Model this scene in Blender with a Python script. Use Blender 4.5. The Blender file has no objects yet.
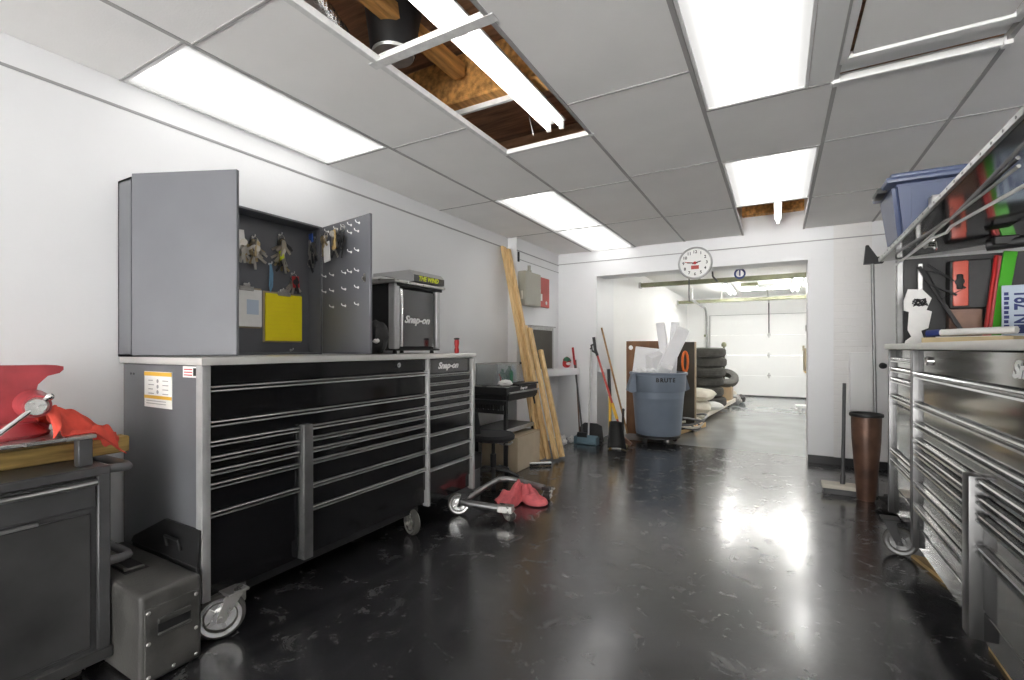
import bpy, bmesh, math, random
from mathutils import Vector, Matrix, noise, Euler
random.seed(7)
R = math.radians
SC = bpy.context.scene
COL = SC.collection

# ------------------------------------------------------------------ materials
def nt(name):
    m = bpy.data.materials.new(name); m.use_nodes = True
    n = m.node_tree.nodes; l = m.node_tree.links
    return m, n, l, n['Principled BSDF']

def mat(name, col, rough=.5, metal=0., var=0., scale=6., bump=0., bscale=60., coat=0., spec=.5, stretch=(1, 1, 1), trans=0., rvar=0., dark=None):
    m, n, l, b = nt(name)
    b.inputs['Base Color'].default_value = (*col, 1)
    b.inputs['Roughness'].default_value = rough
    b.inputs['Metallic'].default_value = metal
    b.inputs['Coat Weight'].default_value = coat
    b.inputs['Coat Roughness'].default_value = .08
    b.inputs['Specular IOR Level'].default_value = spec
    b.inputs['Transmission Weight'].default_value = trans
    if var or bump or rvar:
        tc = n.new('ShaderNodeTexCoord'); mp = n.new('ShaderNodeMapping')
        mp.inputs['Scale'].default_value = stretch
        l.new(tc.outputs['Object'], mp.inputs['Vector'])
        nz = n.new('ShaderNodeTexNoise'); nz.inputs['Scale'].default_value = scale; nz.inputs['Detail'].default_value = 5
        l.new(mp.outputs[0], nz.inputs['Vector'])
        if var:
            cr = n.new('ShaderNodeValToRGB')
            d = dark or tuple(c * (1 - var) for c in col)
            cr.color_ramp.elements[0].position = .32; cr.color_ramp.elements[1].position = .68
            cr.color_ramp.elements[0].color = (*d, 1)
            cr.color_ramp.elements[1].color = (*[min(1, c * (1 + var * .5)) for c in col], 1)
            l.new(nz.outputs['Fac'], cr.inputs[0]); l.new(cr.outputs[0], b.inputs['Base Color'])
        if rvar:
            mr = n.new('ShaderNodeMapRange'); mr.inputs['To Min'].default_value = rough - rvar; mr.inputs['To Max'].default_value = rough + rvar
            mr.inputs['From Min'].default_value = .3; mr.inputs['From Max'].default_value = .7
            l.new(nz.outputs['Fac'], mr.inputs[0]); l.new(mr.outputs[0], b.inputs['Roughness'])
        if bump:
            n2 = n.new('ShaderNodeTexNoise'); n2.inputs['Scale'].default_value = bscale; n2.inputs['Detail'].default_value = 3
            l.new(mp.outputs[0], n2.inputs['Vector'])
            bp = n.new('ShaderNodeBump'); bp.inputs['Strength'].default_value = bump; bp.inputs['Distance'].default_value = .01
            l.new(n2.outputs['Fac'], bp.inputs['Height']); l.new(bp.outputs[0], b.inputs['Normal'])
    return m

def emis(name, col, s):
    m, n, l, b = nt(name)
    b.inputs['Base Color'].default_value = (*col, 1)
    b.inputs['Emission Color'].default_value = (*col, 1)
    b.inputs['Emission Strength'].default_value = s
    return m

def diffuser_mat(name, s, axis='Y'):
    # acrylic lens lit by two tubes behind it: brighter along the tubes
    m, n, l, b = nt(name)
    b.inputs['Base Color'].default_value = (.25, .25, .25, 1); b.inputs['Roughness'].default_value = .35
    tc = n.new('ShaderNodeTexCoord'); sp = n.new('ShaderNodeSeparateXYZ'); l.new(tc.outputs['Generated'], sp.inputs[0])
    ss = n.new('ShaderNodeMath'); ss.operation = 'SUBTRACT'; ss.inputs[1].default_value = .5; l.new(sp.outputs['X'], ss.inputs[0])
    ab = n.new('ShaderNodeMath'); ab.operation = 'ABSOLUTE'; l.new(ss.outputs[0], ab.inputs[0])
    s2 = n.new('ShaderNodeMath'); s2.operation = 'SUBTRACT'; s2.inputs[1].default_value = .2; l.new(ab.outputs[0], s2.inputs[0])
    a2 = n.new('ShaderNodeMath'); a2.operation = 'ABSOLUTE'; l.new(s2.outputs[0], a2.inputs[0])
    mr = n.new('ShaderNodeMapRange'); mr.inputs['From Min'].default_value = .0; mr.inputs['From Max'].default_value = .28
    mr.inputs['To Min'].default_value = s * 1.5; mr.inputs['To Max'].default_value = s * .40; mr.interpolation_type = 'SMOOTHSTEP'
    l.new(a2.outputs[0], mr.inputs[0])
    b.inputs['Emission Color'].default_value = (1, .985, .96, 1)
    l.new(mr.outputs[0], b.inputs['Emission Strength'])
    return m

def floor_mat():
    m, n, l, b = nt('black_epoxy_floor')
    tc = n.new('ShaderNodeTexCoord')
    def nz(sc, det=6, dist=0., rough=.55):
        x = n.new('ShaderNodeTexNoise'); x.inputs['Scale'].default_value = sc; x.inputs['Detail'].default_value = det
        x.inputs['Distortion'].default_value = dist; x.inputs['Roughness'].default_value = rough
        l.new(tc.outputs['Object'], x.inputs['Vector']); return x
    def ramp(src, p0, c0, p1, c1):
        r = n.new('ShaderNodeValToRGB'); e = r.color_ramp.elements
        e[0].position = p0; e[0].color = c0; e[1].position = p1; e[1].color = c1
        l.new(src, r.inputs[0]); return r
    big = nz(1.1, 5, 1.5); mid = nz(6.5, 10, .7, .72); fine = nz(28, 6, 1.0)
    base = ramp(big.outputs['Fac'], .35, (.010, .010, .0115, 1), .7, (.028, .028, .031, 1))
    scuff = ramp(mid.outputs['Fac'], .52, (0, 0, 0, 1), .70, (1, 1, 1, 1))
    zone = ramp(nz(.8, 3, .5).outputs['Fac'], .33, (0, 0, 0, 1), .6, (1, 1, 1, 1))
    mul = n.new('ShaderNodeMath'); mul.operation = 'MULTIPLY'; l.new(scuff.outputs[0], mul.inputs[0]); l.new(zone.outputs[0], mul.inputs[1])
    mx = n.new('ShaderNodeMixRGB'); mx.inputs[2].default_value = (.10, .098, .095, 1)
    l.new(mul.outputs[0], mx.inputs[0]); l.new(base.outputs[0], mx.inputs[1])
    spk = ramp(nz(75, 2, 0).outputs['Fac'], .735, (0, 0, 0, 1), .76, (1, 1, 1, 1))
    mx2 = n.new('ShaderNodeMixRGB'); mx2.inputs[2].default_value = (.22, .22, .21, 1)
    l.new(spk.outputs[0], mx2.inputs[0]); l.new(mx.outputs[0], mx2.inputs[1]); l.new(mx2.outputs[0], b.inputs['Base Color'])
    rr = n.new('ShaderNodeMapRange'); rr.inputs['From Min'].default_value = .35; rr.inputs['From Max'].default_value = .7
    rr.inputs['To Min'].default_value = .15; rr.inputs['To Max'].default_value = .33
    l.new(mid.outputs['Fac'], rr.inputs[0]); l.new(rr.outputs[0], b.inputs['Roughness'])
    b.inputs['Specular IOR Level'].default_value = .7
    b.inputs['Coat Weight'].default_value = .55; b.inputs['Coat Roughness'].default_value = .16; b.inputs['Coat IOR'].default_value = 1.6
    bp = n.new('ShaderNodeBump'); bp.inputs['Strength'].default_value = .09; bp.inputs['Distance'].default_value = .012
    ad = n.new('ShaderNodeMath'); ad.operation = 'ADD'; l.new(mid.outputs['Fac'], ad.inputs[0])
    m3 = n.new('ShaderNodeMath'); m3.operation = 'MULTIPLY'; m3.inputs[1].default_value = .12; l.new(fine.outputs['Fac'], m3.inputs[0])
    l.new(m3.outputs[0], ad.inputs[1]); l.new(ad.outputs[0], bp.inputs['Height']); l.new(bp.outputs[0], b.inputs['Normal'])
    return m

def brick_mat():
    m, n, l, b = nt('white_painted_brick')
    b.inputs['Base Color'].default_value = (.74, .73, .72, 1); b.inputs['Roughness'].default_value = .45
    tc = n.new('ShaderNodeTexCoord'); mp = n.new('ShaderNodeMapping'); mp.inputs['Rotation'].default_value = (R(-90), 0, 0)
    l.new(tc.outputs['Object'], mp.inputs[0])
    br = n.new('ShaderNodeTexBrick'); br.inputs['Scale'].default_value = 1; br.inputs['Brick Width'].default_value = .21; br.inputs['Row Height'].default_value = .075
    br.inputs['Mortar Size'].default_value = .008; br.inputs['Mortar Smooth'].default_value = .6
    br.inputs['Color1'].default_value = (1, 1, 1, 1); br.inputs['Color2'].default_value = (.85, .85, .85, 1); br.inputs['Mortar'].default_value = (0, 0, 0, 1)
    l.new(mp.outputs[0], br.inputs['Vector'])
    nz = n.new('ShaderNodeTexNoise'); nz.inputs['Scale'].default_value = 35; l.new(tc.outputs['Object'], nz.inputs['Vector'])
    mm = n.new('ShaderNodeMath'); mm.operation = 'MULTIPLY_ADD'; mm.inputs[1].default_value = .4
    l.new(nz.outputs['Fac'], mm.inputs[0]); l.new(br.outputs['Color'], mm.inputs[2])
    bp = n.new('ShaderNodeBump'); bp.inputs['Strength'].default_value = .3; bp.inputs['Distance'].default_value = .008
    l.new(mm.outputs[0], bp.inputs['Height']); l.new(bp.outputs[0], b.inputs['Normal'])
    return m

M = {}
M['wall'] = mat('white_wall_paint', (.78, .785, .795), .42, var=.025, scale=1.5, bump=.05, bscale=40)
M['gwall'] = mat('garage_wall_paint', (.86, .86, .85), .5, var=.02, scale=1.5)
M['gfloor'] = mat('garage_floor_paint', (.30, .315, .315), .16, var=.12, scale=2.2, spec=.5, rvar=.02)
M['floor'] = floor_mat()
M['brick'] = brick_mat()
M['tile'] = mat('ceiling_tile', (.88, .87, .855), .85, var=.03, scale=3, bump=.1, bscale=120)
M['tbar_dark'] = mat('ceiling_grid', (.38, .37, .365), .5)
M['tbar'] = mat('white_grid_metal', (.75, .75, .74), .4, var=.12, scale=25)
M['seam'] = mat('wall_seam_grey', (.33, .33, .33), .7)  # plain dark grey for seam lines, door trim and label print
M['base'] = mat('black_baseboard', (.015, .015, .016), .4)
M['black'] = mat('gloss_black_enamel', (.006, .006, .007), .12, spec=.5, coat=.3)
M['blackm'] = mat('matte_black', (.012, .012, .013), .5, var=.3, scale=20)
M['postalu'] = mat('satin_aluminium_post', (.40, .40, .40), .35, .35, var=.12, scale=14)
M['rpost'] = mat('dark_metal_post', (.10, .10, .10), .3, .8)
M['rtrim'] = mat('bright_drawer_trim', (.5, .5, .5), .2, 1)
M['rgloss'] = mat('grey_gloss_drawer', (.055, .056, .056), .13, coat=1., spec=1.)
M['dgloss'] = mat('dark_gloss_panel', (.02, .02, .022), .1, coat=1., spec=.9)
M['grey'] = mat('grey_hammered_panel', (.115, .118, .128), .35, var=.12, scale=5)
M['cabgrey'] = mat('cabinet_grey', (.115, .118, .130), .38, var=.07, scale=4)
M['alu'] = mat('brushed_aluminium', (.44, .44, .44), .3, 1, var=.12, scale=14, stretch=(1, 1, .1))
M['alud'] = mat('dull_grey_metal_post', (.27, .27, .27), .38, .85, var=.15, scale=14)
M['chrome'] = mat('chrome', (.78, .78, .77), .12, 1)
M['steel'] = mat('worn_steel', (.52, .51, .49), .32, .85, var=.2, scale=12, rvar=.1)
M['top'] = mat('stainless_worktop', (.62, .61, .585), .34, .5, var=.04, scale=5)
M['white'] = mat('white_plastic', (.8, .8, .79), .4)
M['paper'] = mat('white_paper', (.80, .79, .77), .8, var=.04, scale=30)
M['cream'] = mat('manila_paper', (.62, .50, .30), .8, var=.1, scale=10)
M['yellow'] = mat('yellow_paper', (.85, .70, .01), .6, var=.05, scale=8)
M['red'] = mat('vise_red_enamel', (.42, .06, .07), .4, var=.3, scale=9, coat=.2)
M['ragred'] = mat('red_shop_cloth', (.72, .085, .055), .9, var=.22, scale=16, bump=.3, bscale=250)
M['ragpink'] = mat('faded_red_cloth', (.70, .15, .165), .9, var=.22, scale=16, bump=.3, bscale=250)
M['redp'] = mat('red_plastic', (.45, .02, .02), .35)
M['redpanel'] = mat('red_panel_paint', (.45, .06, .045), .45, var=.15, scale=7)
M['beige'] = mat('beige_box_paint', (.33, .32, .265), .45, var=.06, scale=5)
M['pine'] = mat('pine_lumber', (.70, .50, .25), .6, var=.22, scale=7, stretch=(6, 6, .5), dark=(.52, .33, .14))
M['timber'] = mat('yellowed_timber', (.42, .28, .085), .7, var=.5, scale=6, stretch=(8, .8, 8))
M['joist'] = mat('orange_rough_joist', (.55, .27, .075), .8, var=.55, scale=6, stretch=(5, .6, 5), bump=.5, bscale=20)
M['deck'] = mat('brown_roof_deck', (.40, .22, .125), .85, var=.5, scale=5, stretch=(.7, 6, 3), bump=.4, bscale=15)
M['ply'] = mat('brown_plywood', (.19, .085, .035), .6, var=.35, scale=4, stretch=(3, 3, .6))
M['plyl'] = mat('yellow_plywood', (.55, .38, .17), .7, var=.3, scale=5)
M['dboard'] = mat('dark_brown_board', (.055, .046, .033), .6, var=.3, scale=5)
M['handle'] = mat('wood_handle', (.34, .19, .07), .5, var=.35, scale=12)
M['bin'] = mat('blue_grey_bin_plastic', (.17, .205, .26), .42, var=.08, scale=4)
M['foam'] = mat('white_styrofoam', (.83, .83, .84), .85, var=.03, scale=10, bump=.15, bscale=150)
M['rubber'] = mat('tyre_rubber', (.07, .067, .06), .75, var=.35, scale=12, bump=.4, bscale=60)
M['sack'] = mat('cream_sack', (.66, .62, .53), .75, var=.12, scale=6, bump=.2, bscale=30)
M['rustm'] = mat('rusty_brown_metal', (.16, .085, .055), .4, .3, var=.45, scale=6, dark=(.075, .04, .03))
M['cartgrey'] = mat('worn_grey_cart', (.06, .06, .06), .42, .2, var=.45, scale=3.5, rvar=.12)
M['cartdark'] = mat('cart_frame_grey', (.07, .07, .072), .4, .1, var=.3, scale=6)
M['casegrey'] = mat('dusty_black_plastic', (.07, .068, .064), .45, var=.45, scale=7, rvar=.1, bump=.15, bscale=90)
M['tubegrey'] = mat('grey_plastic_tube', (.16, .16, .165), .35)
M['olive'] = mat('olive_green_steel', (.17, .175, .10), .5, var=.3, scale=6)
M['galv'] = mat('galvanised_steel', (.45, .45, .44), .4, .8, var=.15, scale=20)
M['foil'] = mat('silver_foil_duct', (.72, .72, .72), .22, 1, bump=.9, bscale=45)
M['tote'] = mat('blue_storage_plastic', (.065, .088, .175), .38, var=.06, scale=5)
M['green'] = mat('bright_green_board', (.07, .42, .02), .35)
M['salmon'] = mat('salmon_red_panel', (.62, .13, .09), .4, var=.15, scale=8)
M['plateblue'] = mat('pale_blue_plate', (.48, .56, .66), .35)
M['navy'] = mat('navy_ink', (.02, .035, .16), .5)
M['ink'] = mat('black_ink', (.01, .01, .01), .6)
M['brass'] = mat('brass_keys', (.48, .38, .22), .3, .9, var=.3, scale=30)
M['nickel'] = mat('nickel_keys', (.5, .47, .42), .28, 1)
M['tan'] = mat('tan_card_tag', (.55, .38, .16), .6)
M['lime'] = mat('lime_yellow', (.65, .75, .02), .5)
M['cyan'] = mat('pale_blue_strap', (.14, .28, .42), .7)
M['blue'] = mat('blue_plastic', (.03, .09, .38), .4)
M['dustblue'] = mat('blue_grey_dustpan', (.11, .18, .22), .45)
M['orange'] = mat('orange_plastic', (.65, .14, .02), .45)
M['yel'] = mat('yellow_plastic', (.72, .42, .03), .4)
M['gl'] = mat('clear_plastic', (.92, .95, .95), .08, trans=.92)
M['dgreen'] = mat('dark_green_plastic', (.02, .14, .07), .4)
M['card'] = mat('cardboard', (.36, .29, .2), .8, var=.08, scale=6)
M['cardl'] = mat('pale_cardboard', (.50, .42, .31), .8, var=.08, scale=6)
M['fabric'] = mat('black_seat_fabric', (.015, .015, .018), .8)
M['silver'] = mat('silver_plastic', (.5, .5, .5), .35, .4)
M['clockf'] = mat('clock_face', (.8, .8, .78), .4)
M['tube'] = emis('fluorescent_tube', (1, .98, .95), 3.4)
M['btube'] = emis('bare_tube', (1, .98, .95), 11)
M['gtube'] = emis('garage_tube', (1, .99, .96), 31)
M['lens'] = diffuser_mat('light_lens', .85)
M['lensoff'] = mat('unlit_lens', (.62, .62, .61), .4)
M['yt'] = mat('yellow_lettering', (.75, .8, .03), .5)

# ------------------------------------------------------------------ geometry
RM = {}
class G:
    def __init__(self): self.bm = bmesh.new(); self.mats = []; self.cur = 0
    def use(self, m):
        if m not in self.mats: self.mats.append(m)
        self.cur = self.mats.index(m); return self
    def _merge(self, tb, mx=None):
        for f in tb.faces: f.material_index = self.cur
        if mx is not None: bmesh.ops.transform(tb, matrix=mx, verts=tb.verts)
        me = bpy.data.meshes.new('tmp'); tb.to_mesh(me); tb.free()
        self.bm.from_mesh(me); bpy.data.meshes.remove(me); return self
    def box(self, x0, x1, y0, y1, z0, z1, bev=0., mx=None, seg=1):
        tb = bmesh.new()
        bmesh.ops.create_cube(tb, size=1)
        for v in tb.verts:
            v.co = Vector(((x0 + x1) / 2 + v.co.x * (x1 - x0), (y0 + y1) / 2 + v.co.y * (y1 - y0), (z0 + z1) / 2 + v.co.z * (z1 - z0)))
        if bev: bmesh.ops.bevel(tb, geom=tb.edges[:], offset=bev, segments=seg, affect='EDGES', profile=.6)
        return self._merge(tb, mx)
    def frame(self, p0, p1, ref):
        d = (Vector(p1) - Vector(p0)); L = d.length; d.normalize()
        a = Vector(ref) - d * d.dot(Vector(ref))
        if a.length < 1e-4: a = Vector((1, 0, 0)) - d * d.x
        if a.length < 1e-4: a = Vector((0, 1, 0)) - d * d.y
        a.normalize(); b = d.cross(a)
        m = Matrix((a, b, d)).transposed().to_4x4(); m.translation = (Vector(p0) + Vector(p1)) / 2
        return m, L
    def beam(self, p0, p1, w, t, ref=(1, 0, 0), bev=0.):
        m, L = self.frame(p0, p1, ref)
        return self.box(-w / 2, w / 2, -t / 2, t / 2, -L / 2, L / 2, bev, m)
    def cyl(self, p0, p1, r, r2=None, seg=20, cap=True):
        m, L = self.frame(p0, p1, (1, .01, .02)); tb = bmesh.new()
        bmesh.ops.create_cone(tb, cap_ends=cap, segments=seg, radius1=r, radius2=r if r2 is None else r2, depth=L)
        return self._merge(tb, m)
    def sph(self, c, r, s=(1, 1, 1), seg=16, mx=None):
        tb = bmesh.new(); bmesh.ops.create_uvsphere(tb, u_segments=seg, v_segments=seg // 2 + 2, radius=r)
        m = Matrix.Translation(c) @ Matrix.Diagonal((*s, 1))
        return self._merge(tb, mx @ m if mx is not None else m)
    def tube(self, pts, r, seg=10, closed=False):
        pts = [Vector(p) for p in pts]; n = len(pts); tb = bmesh.new(); rings = []
        prev = None
        for i, p in enumerate(pts):
            a = pts[(i - 1) % n] if (closed or i > 0) else p; b = pts[(i + 1) % n] if (closed or i < n - 1) else p
            t = (b - a); t.normalize()
            if prev is None:
                u = t.orthogonal().normalized()
            else:
                u = prev - t * prev.dot(t)
                u = u.normalized() if u.length > 1e-5 else t.orthogonal().normalized()
            prev = u; w = t.cross(u)
            rr = r[i] if isinstance(r, (list, tuple)) else r
            rings.append([tb.verts.new(p + (u * math.cos(k * 2 * math.pi / seg) + w * math.sin(k * 2 * math.pi / seg)) * rr) for k in range(seg)])
        for i in range(n if closed else n - 1):
            A = rings[i]; B = rings[(i + 1) % n]
            for k in range(seg): tb.faces.new((A[k], A[(k + 1) % seg], B[(k + 1) % seg], B[k]))
        if not closed: tb.faces.new(rings[0][::-1]); tb.faces.new(rings[-1])
        return self._merge(tb)
    def lathe(self, prof, c=(0, 0, 0), axis=(0, 0, 1), seg=32, close=False):
        tb = bmesh.new(); rings = []
        for r, z in prof:
            rings.append([tb.verts.new((r * math.cos(k * 2 * math.pi / seg), r * math.sin(k * 2 * math.pi / seg), z)) for k in range(seg)])
        pr = list(zip(rings, rings[1:])) + ([(rings[-1], rings[0])] if close else [])
        for A, B in pr:
            for k in range(seg): tb.faces.new((A[k], A[(k + 1) % seg], B[(k + 1) % seg], B[k]))
        if not close:
            if prof[0][0] > 1e-4: tb.faces.new(rings[0][::-1])
            if prof[-1][0] > 1e-4: tb.faces.new(rings[-1])
        bmesh.ops.remove_doubles(tb, verts=tb.verts, dist=1e-6)
        q = Vector((0, 0, 1)).rotation_difference(Vector(axis)).to_matrix().to_4x4()
        return self._merge(tb, Matrix.Translation(c) @ q)
    def prism(self, poly, o, u, v, th):
        """polygon in the (u,v) plane at o, thickened th along u x v"""
        o, u, v = Vector(o), Vector(u).normalized(), Vector(v).normalized(); w = u.cross(v).normalized() * th; tb = bmesh.new()
        A = [tb.verts.new(o + u * a + v * b) for a, b in poly]; B = [tb.verts.new(o + u * a + v * b + w) for a, b in poly]
        tb.faces.new(A[::-1]); tb.faces.new(B)
        for i in range(len(A)): tb.faces.new((A[i], A[(i + 1) % len(A)], B[(i + 1) % len(A)], B[i]))
        bmesh.ops.recalc_face_normals(tb, faces=tb.faces)
        return self._merge(tb)
    def grid(self, fn, nu, nv, closeu=False):
        tb = bmesh.new(); V = [[tb.verts.new(fn(i / nu, j / nv)) for j in range(nv + 1)] for i in range(nu + (0 if closeu else 1))]
        for i in range(nu):
            for j in range(nv):
                a, b = V[i], V[(i + 1) % len(V)]
                try: tb.faces.new((a[j], b[j], b[j + 1], a[j + 1]))
                except ValueError: pass
        return self._merge(tb)
    def out(self, name, m=None, parent=None, smooth=True, solid=0.):
        me = bpy.data.meshes.new(name)
        bmesh.ops.recalc_face_normals(self.bm, faces=self.bm.faces) if not solid else None
        self.bm.to_mesh(me); self.bm.free()
        for x in (self.mats or [m]): me.materials.append(M[x] if isinstance(x, str) else x)
        if smooth:
            me.polygons.foreach_set('use_smooth', [True] * len(me.polygons)); me.set_sharp_from_angle(angle=R(38))
        o = bpy.data.objects.new(name, me); COL.objects.link(o)
        if solid:
            s = o.modifiers.new('thickness', 'SOLIDIFY'); s.thickness = solid; s.offset = 0
        if parent is not None:
            rm = RM.get(parent.name)
            if rm is not None: me.transform(rm.inverted()); RM[o.name] = rm
            o.parent = parent
        return o

def T(name, label, cat, loc, rz=0, group=None):
    o = bpy.data.objects.new(name, None); COL.objects.link(o); o.empty_display_size = .1
    o.location = loc; o.rotation_euler = (0, 0, rz); o['label'] = label; o['category'] = cat
    if group: o['group'] = group
    RM[o.name] = Matrix.Translation(loc) @ Matrix.Rotation(rz, 4, 'Z')
    return o

def one(g, name, m, label, cat, group=None, kind=None, smooth=True, solid=0.):
    """a thing that is a single mesh; origin moved to its base"""
    o = g.out(name, m, None, smooth, solid)
    vs = [v.co for v in o.data.vertices]
    c = Vector(((min(v.x for v in vs) + max(v.x for v in vs)) / 2, (min(v.y for v in vs) + max(v.y for v in vs)) / 2, min(v.z for v in vs)))
    o.data.transform(Matrix.Translation(-c)); o.location = c; RM[o.name] = Matrix.Translation(c)
    o['label'] = label; o['category'] = cat
    if group: o['group'] = group
    if kind: o['kind'] = kind
    return o

def S(g, name, m, smooth=False, parent=None):
    o = g.out(name, m, parent, smooth)
    if parent is None: o['kind'] = 'structure'
    return o

def text(s, name, loc, right, up, size, m, parent, shear=0., weight=0., spacing=1., ext=.0008, align='CENTER', xs=1.):
    cu = bpy.data.curves.new(name, 'FONT'); cu.body = s; cu.size = size; cu.extrude = ext; cu.offset = weight; cu.shear = shear
    cu.space_character = spacing; cu.align_x = align; cu.align_y = 'CENTER'; cu.resolution_u = 3
    t = bpy.data.objects.new('tmp', cu); COL.objects.link(t)
    bpy.context.view_layer.update()
    me = bpy.data.meshes.new_from_object(t); bpy.data.objects.remove(t)
    right = Vector(right).normalized(); up = Vector(up).normalized(); n = right.cross(up)
    mx = Matrix((right * xs, up, n)).transposed().to_4x4(); mx.translation = Vector(loc)
    me.transform(mx); me.materials.clear(); me.materials.append(M[m]); me.name = name
    o = bpy.data.objects.new(name, me); COL.objects.link(o)
    rm = RM.get(parent.name)
    if rm is not None: me.transform(rm.inverted()); RM[o.name] = rm
    o.parent = parent
    return o

# ------------------------------------------------------------------ room shell
XL, XR, YB, ZC = -2.84, 1.47, 6.15, 2.59
GY, GXL, GXR, GZ = 13.8, -2.2, 1.9, 2.62
YF = -6.0
S(G().box(XL - .2, XR + .2, YF - .2, YB + .28, -.1, 0), 'floor', 'floor')
S(G().box(GXL - .2, GXR + .2, YB + .28, GY + .2, -.1, 0), 'floor_garage', 'gfloor')
S(G().box(XL - .15, XL, YF, YB + .6, 0, 3.0), 'wall_left', 'wall')
S(G().box(XL, -2.72, 4.92, YB, 0, ZC), 'wall_pier', 'wall')
S(G().box(XR, XR + .15, YF, YB + .6, 0, 3.0), 'wall_right', 'wall')
# unseen front wall, set far back, with an opening added for fill light
S(G().box(XL, -2.5, YF - .15, YF, 0, 3.0).box(1.2, XR, YF - .15, YF, 0, 3.0).box(-2.5, 1.2, YF - .15, YF, 2.45, 3.0), 'wall_front', 'wall')
S(G().box(XL, -2.15, YB, 6.9, 0, 3.0), 'wall_back_left', 'wall')
S(G().box(-2.15, .29, YB, YB + .35, 2.245, 3.0), 'wall_back_header', 'wall')
S(G().box(.29, .525, YB, YB + .35, 0, 3.0), 'wall_back_pier', 'wall')
S(G().box(.525, .86, YB + .012, YB + .35, 0, 3.0), 'wall_back_brick', 'brick')
S(G().box(.86, XR, YB, YB + .35, 0, 3.0), 'wall_back_right', 'wall')
S(G().box(.288, .526, YB - .012, YB, 0, .085), 'baseboard_pier', 'base')
S(G().box(.526, XR, YB - .006, YB + .012, 0, .08), 'baseboard_back', 'base')
# plasterboard seam and batten high on the walls
S(G().box(XL, XL + .006, YF, 4.92, 2.452, 2.464), 'trim_1', 'seam')
S(G().box(-2.72, XR, YB - .006, YB, 2.44, 2.451), 'trim_2', 'seam')
S(G().box(-2.72, -2.714, 4.92, YB, 2.43, 2.44).box(-2.72, -2.714, 5.0, YB, 2.33, 2.337), 'trim_3', 'seam')
# garage shell
S(G().box(GXL - .15, GXL, 6.9, GY, 0, 3.0), 'wall_garage_left', 'gwall')
S(G().box(GXR, GXR + .15, YB, GY, 0, 3.0), 'wall_garage_right', 'gwall')
S(G().box(GXL, -1.62, GY, GY + .15, 0, 3.0).box(1.24, GXR, GY, GY + .15, 0, 3.0).box(-1.62, 1.24, GY, GY + .15, 2.14, 3.0), 'wall_garage_end', 'gwall')
S(G().box(GXL, GXR, YB + .35, GY, GZ, GZ + .1), 'ceiling_garage', 'gwall')
g = G().box(-1.62, -1.60, GY - .02, GY, 0, 2.14).box(1.22, 1.24, GY - .02, GY, 0, 2.14)
S(g.box(-1.62, 1.24, GY - .03, GY, 2.12, 2.145), 'trim_4', 'seam')

# suspended ceiling
LX = [XL, -2.235, -1.625, -1.01, -.36, .25, .865, XR]
cols = [  # row edges and what fills each cell: t tile, l light, h hole
    ([-3, -1.4, -.18, 1.07, 2.30, 3.60, 4.90, YB], 'tttlttt'),
    ([-3, -1.3, -.10, 1.10, 2.33, 3.60, 4.90, YB], 'tttttll'),
    ([-3, -1.9, -.8, .42, 1.60, 2.79, 3.70, 4.88, YB], 'tlthhttt'.replace('tlthh', 'tlthh')),
    ([-3, -1.2, 0., 1.15, 2.38, 3.62, 4.90, YB], 'ttttttt'),
    ([-3, -1.6, -.9, .35, 1.58, 2.83, 3.67, 4.90, YB], 'ttttltlh'),
    ([-3, -1.0, .36, 1.58, 2.83, 3.62, 4.90, YB], 'tttpttt'),
    ([-3, -.9, .3, 1.5, 2.45, 3.62, 4.90, YB], 'ttttttt'),
]
tiles = G(); grid = G(); lights = []; hatch = None
for k, (ys, kinds) in enumerate(cols):
    ys = [YF, -4.6, -3.4] + [-2.2 if y == -3 else y for y in ys]; kinds = ('ttl' if k == 1 else 'tlt' if k == 4 else 'tlt' if k == 2 else 'ttl' if k == 5 else 'ttt') + kinds  # lit panels in the rows behind the camera are added to even the light
    x0, x1 = LX[k], LX[k + 1]
    for a, b, kd in zip(ys, ys[1:], kinds):
        if kd == 't': tiles.box(x0 + .004, x1 - .004, a + .004, b - .004, ZC, ZC + .018, .002)
        elif kd == 'l': lights.append((x0, x1, a, b))
        elif kd == 'p': hatch = (x0, x1, a, b)
        if kd != 'h' and b < YB - .01: grid.box(x0 + .004, x1 - .004, b - .006, b + .006, ZC - .003, ZC + .03)
    if k: grid.box(x0 - .010, x0 + .010, YF, YB, ZC - .004, ZC + .035)
S(tiles, 'ceiling', 'tile')
S(grid, 'trim_5', 'tbar_dark')
# plenum above
S(G().box(XL, XR, YF, YB, 3.02, 3.1), 'ceiling_deck', 'deck')

# bare white tees round the open cell
one(G().box(-1.637, -1.605, .42, 2.80, ZC - .005, ZC + .028, .002), 'ceiling_runner', 'tbar', 'bare white metal ceiling runner along left edge of the open ceiling hole', 'ceiling grid bar')
one(G().box(-1.635, -.99, 2.765, 2.795, ZC - .006, ZC + .024, .002), 'ceiling_runner', 'tbar', 'short white metal bar closing the far end of the open ceiling hole', 'ceiling grid bar')
one(G().use('tbar').box(-1.66, -.98, 1.575, 1.625, ZC - .006, ZC - .002).box(-1.66, -.98, 1.596, 1.604, ZC - .003, ZC + .032).box(-1.66, -.98, 1.592, 1.608, ZC + .03, ZC + .036), 'ceiling_cross_tee', None, 'bare metal cross tee spanning the open ceiling hole', 'ceiling grid bar')

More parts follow.
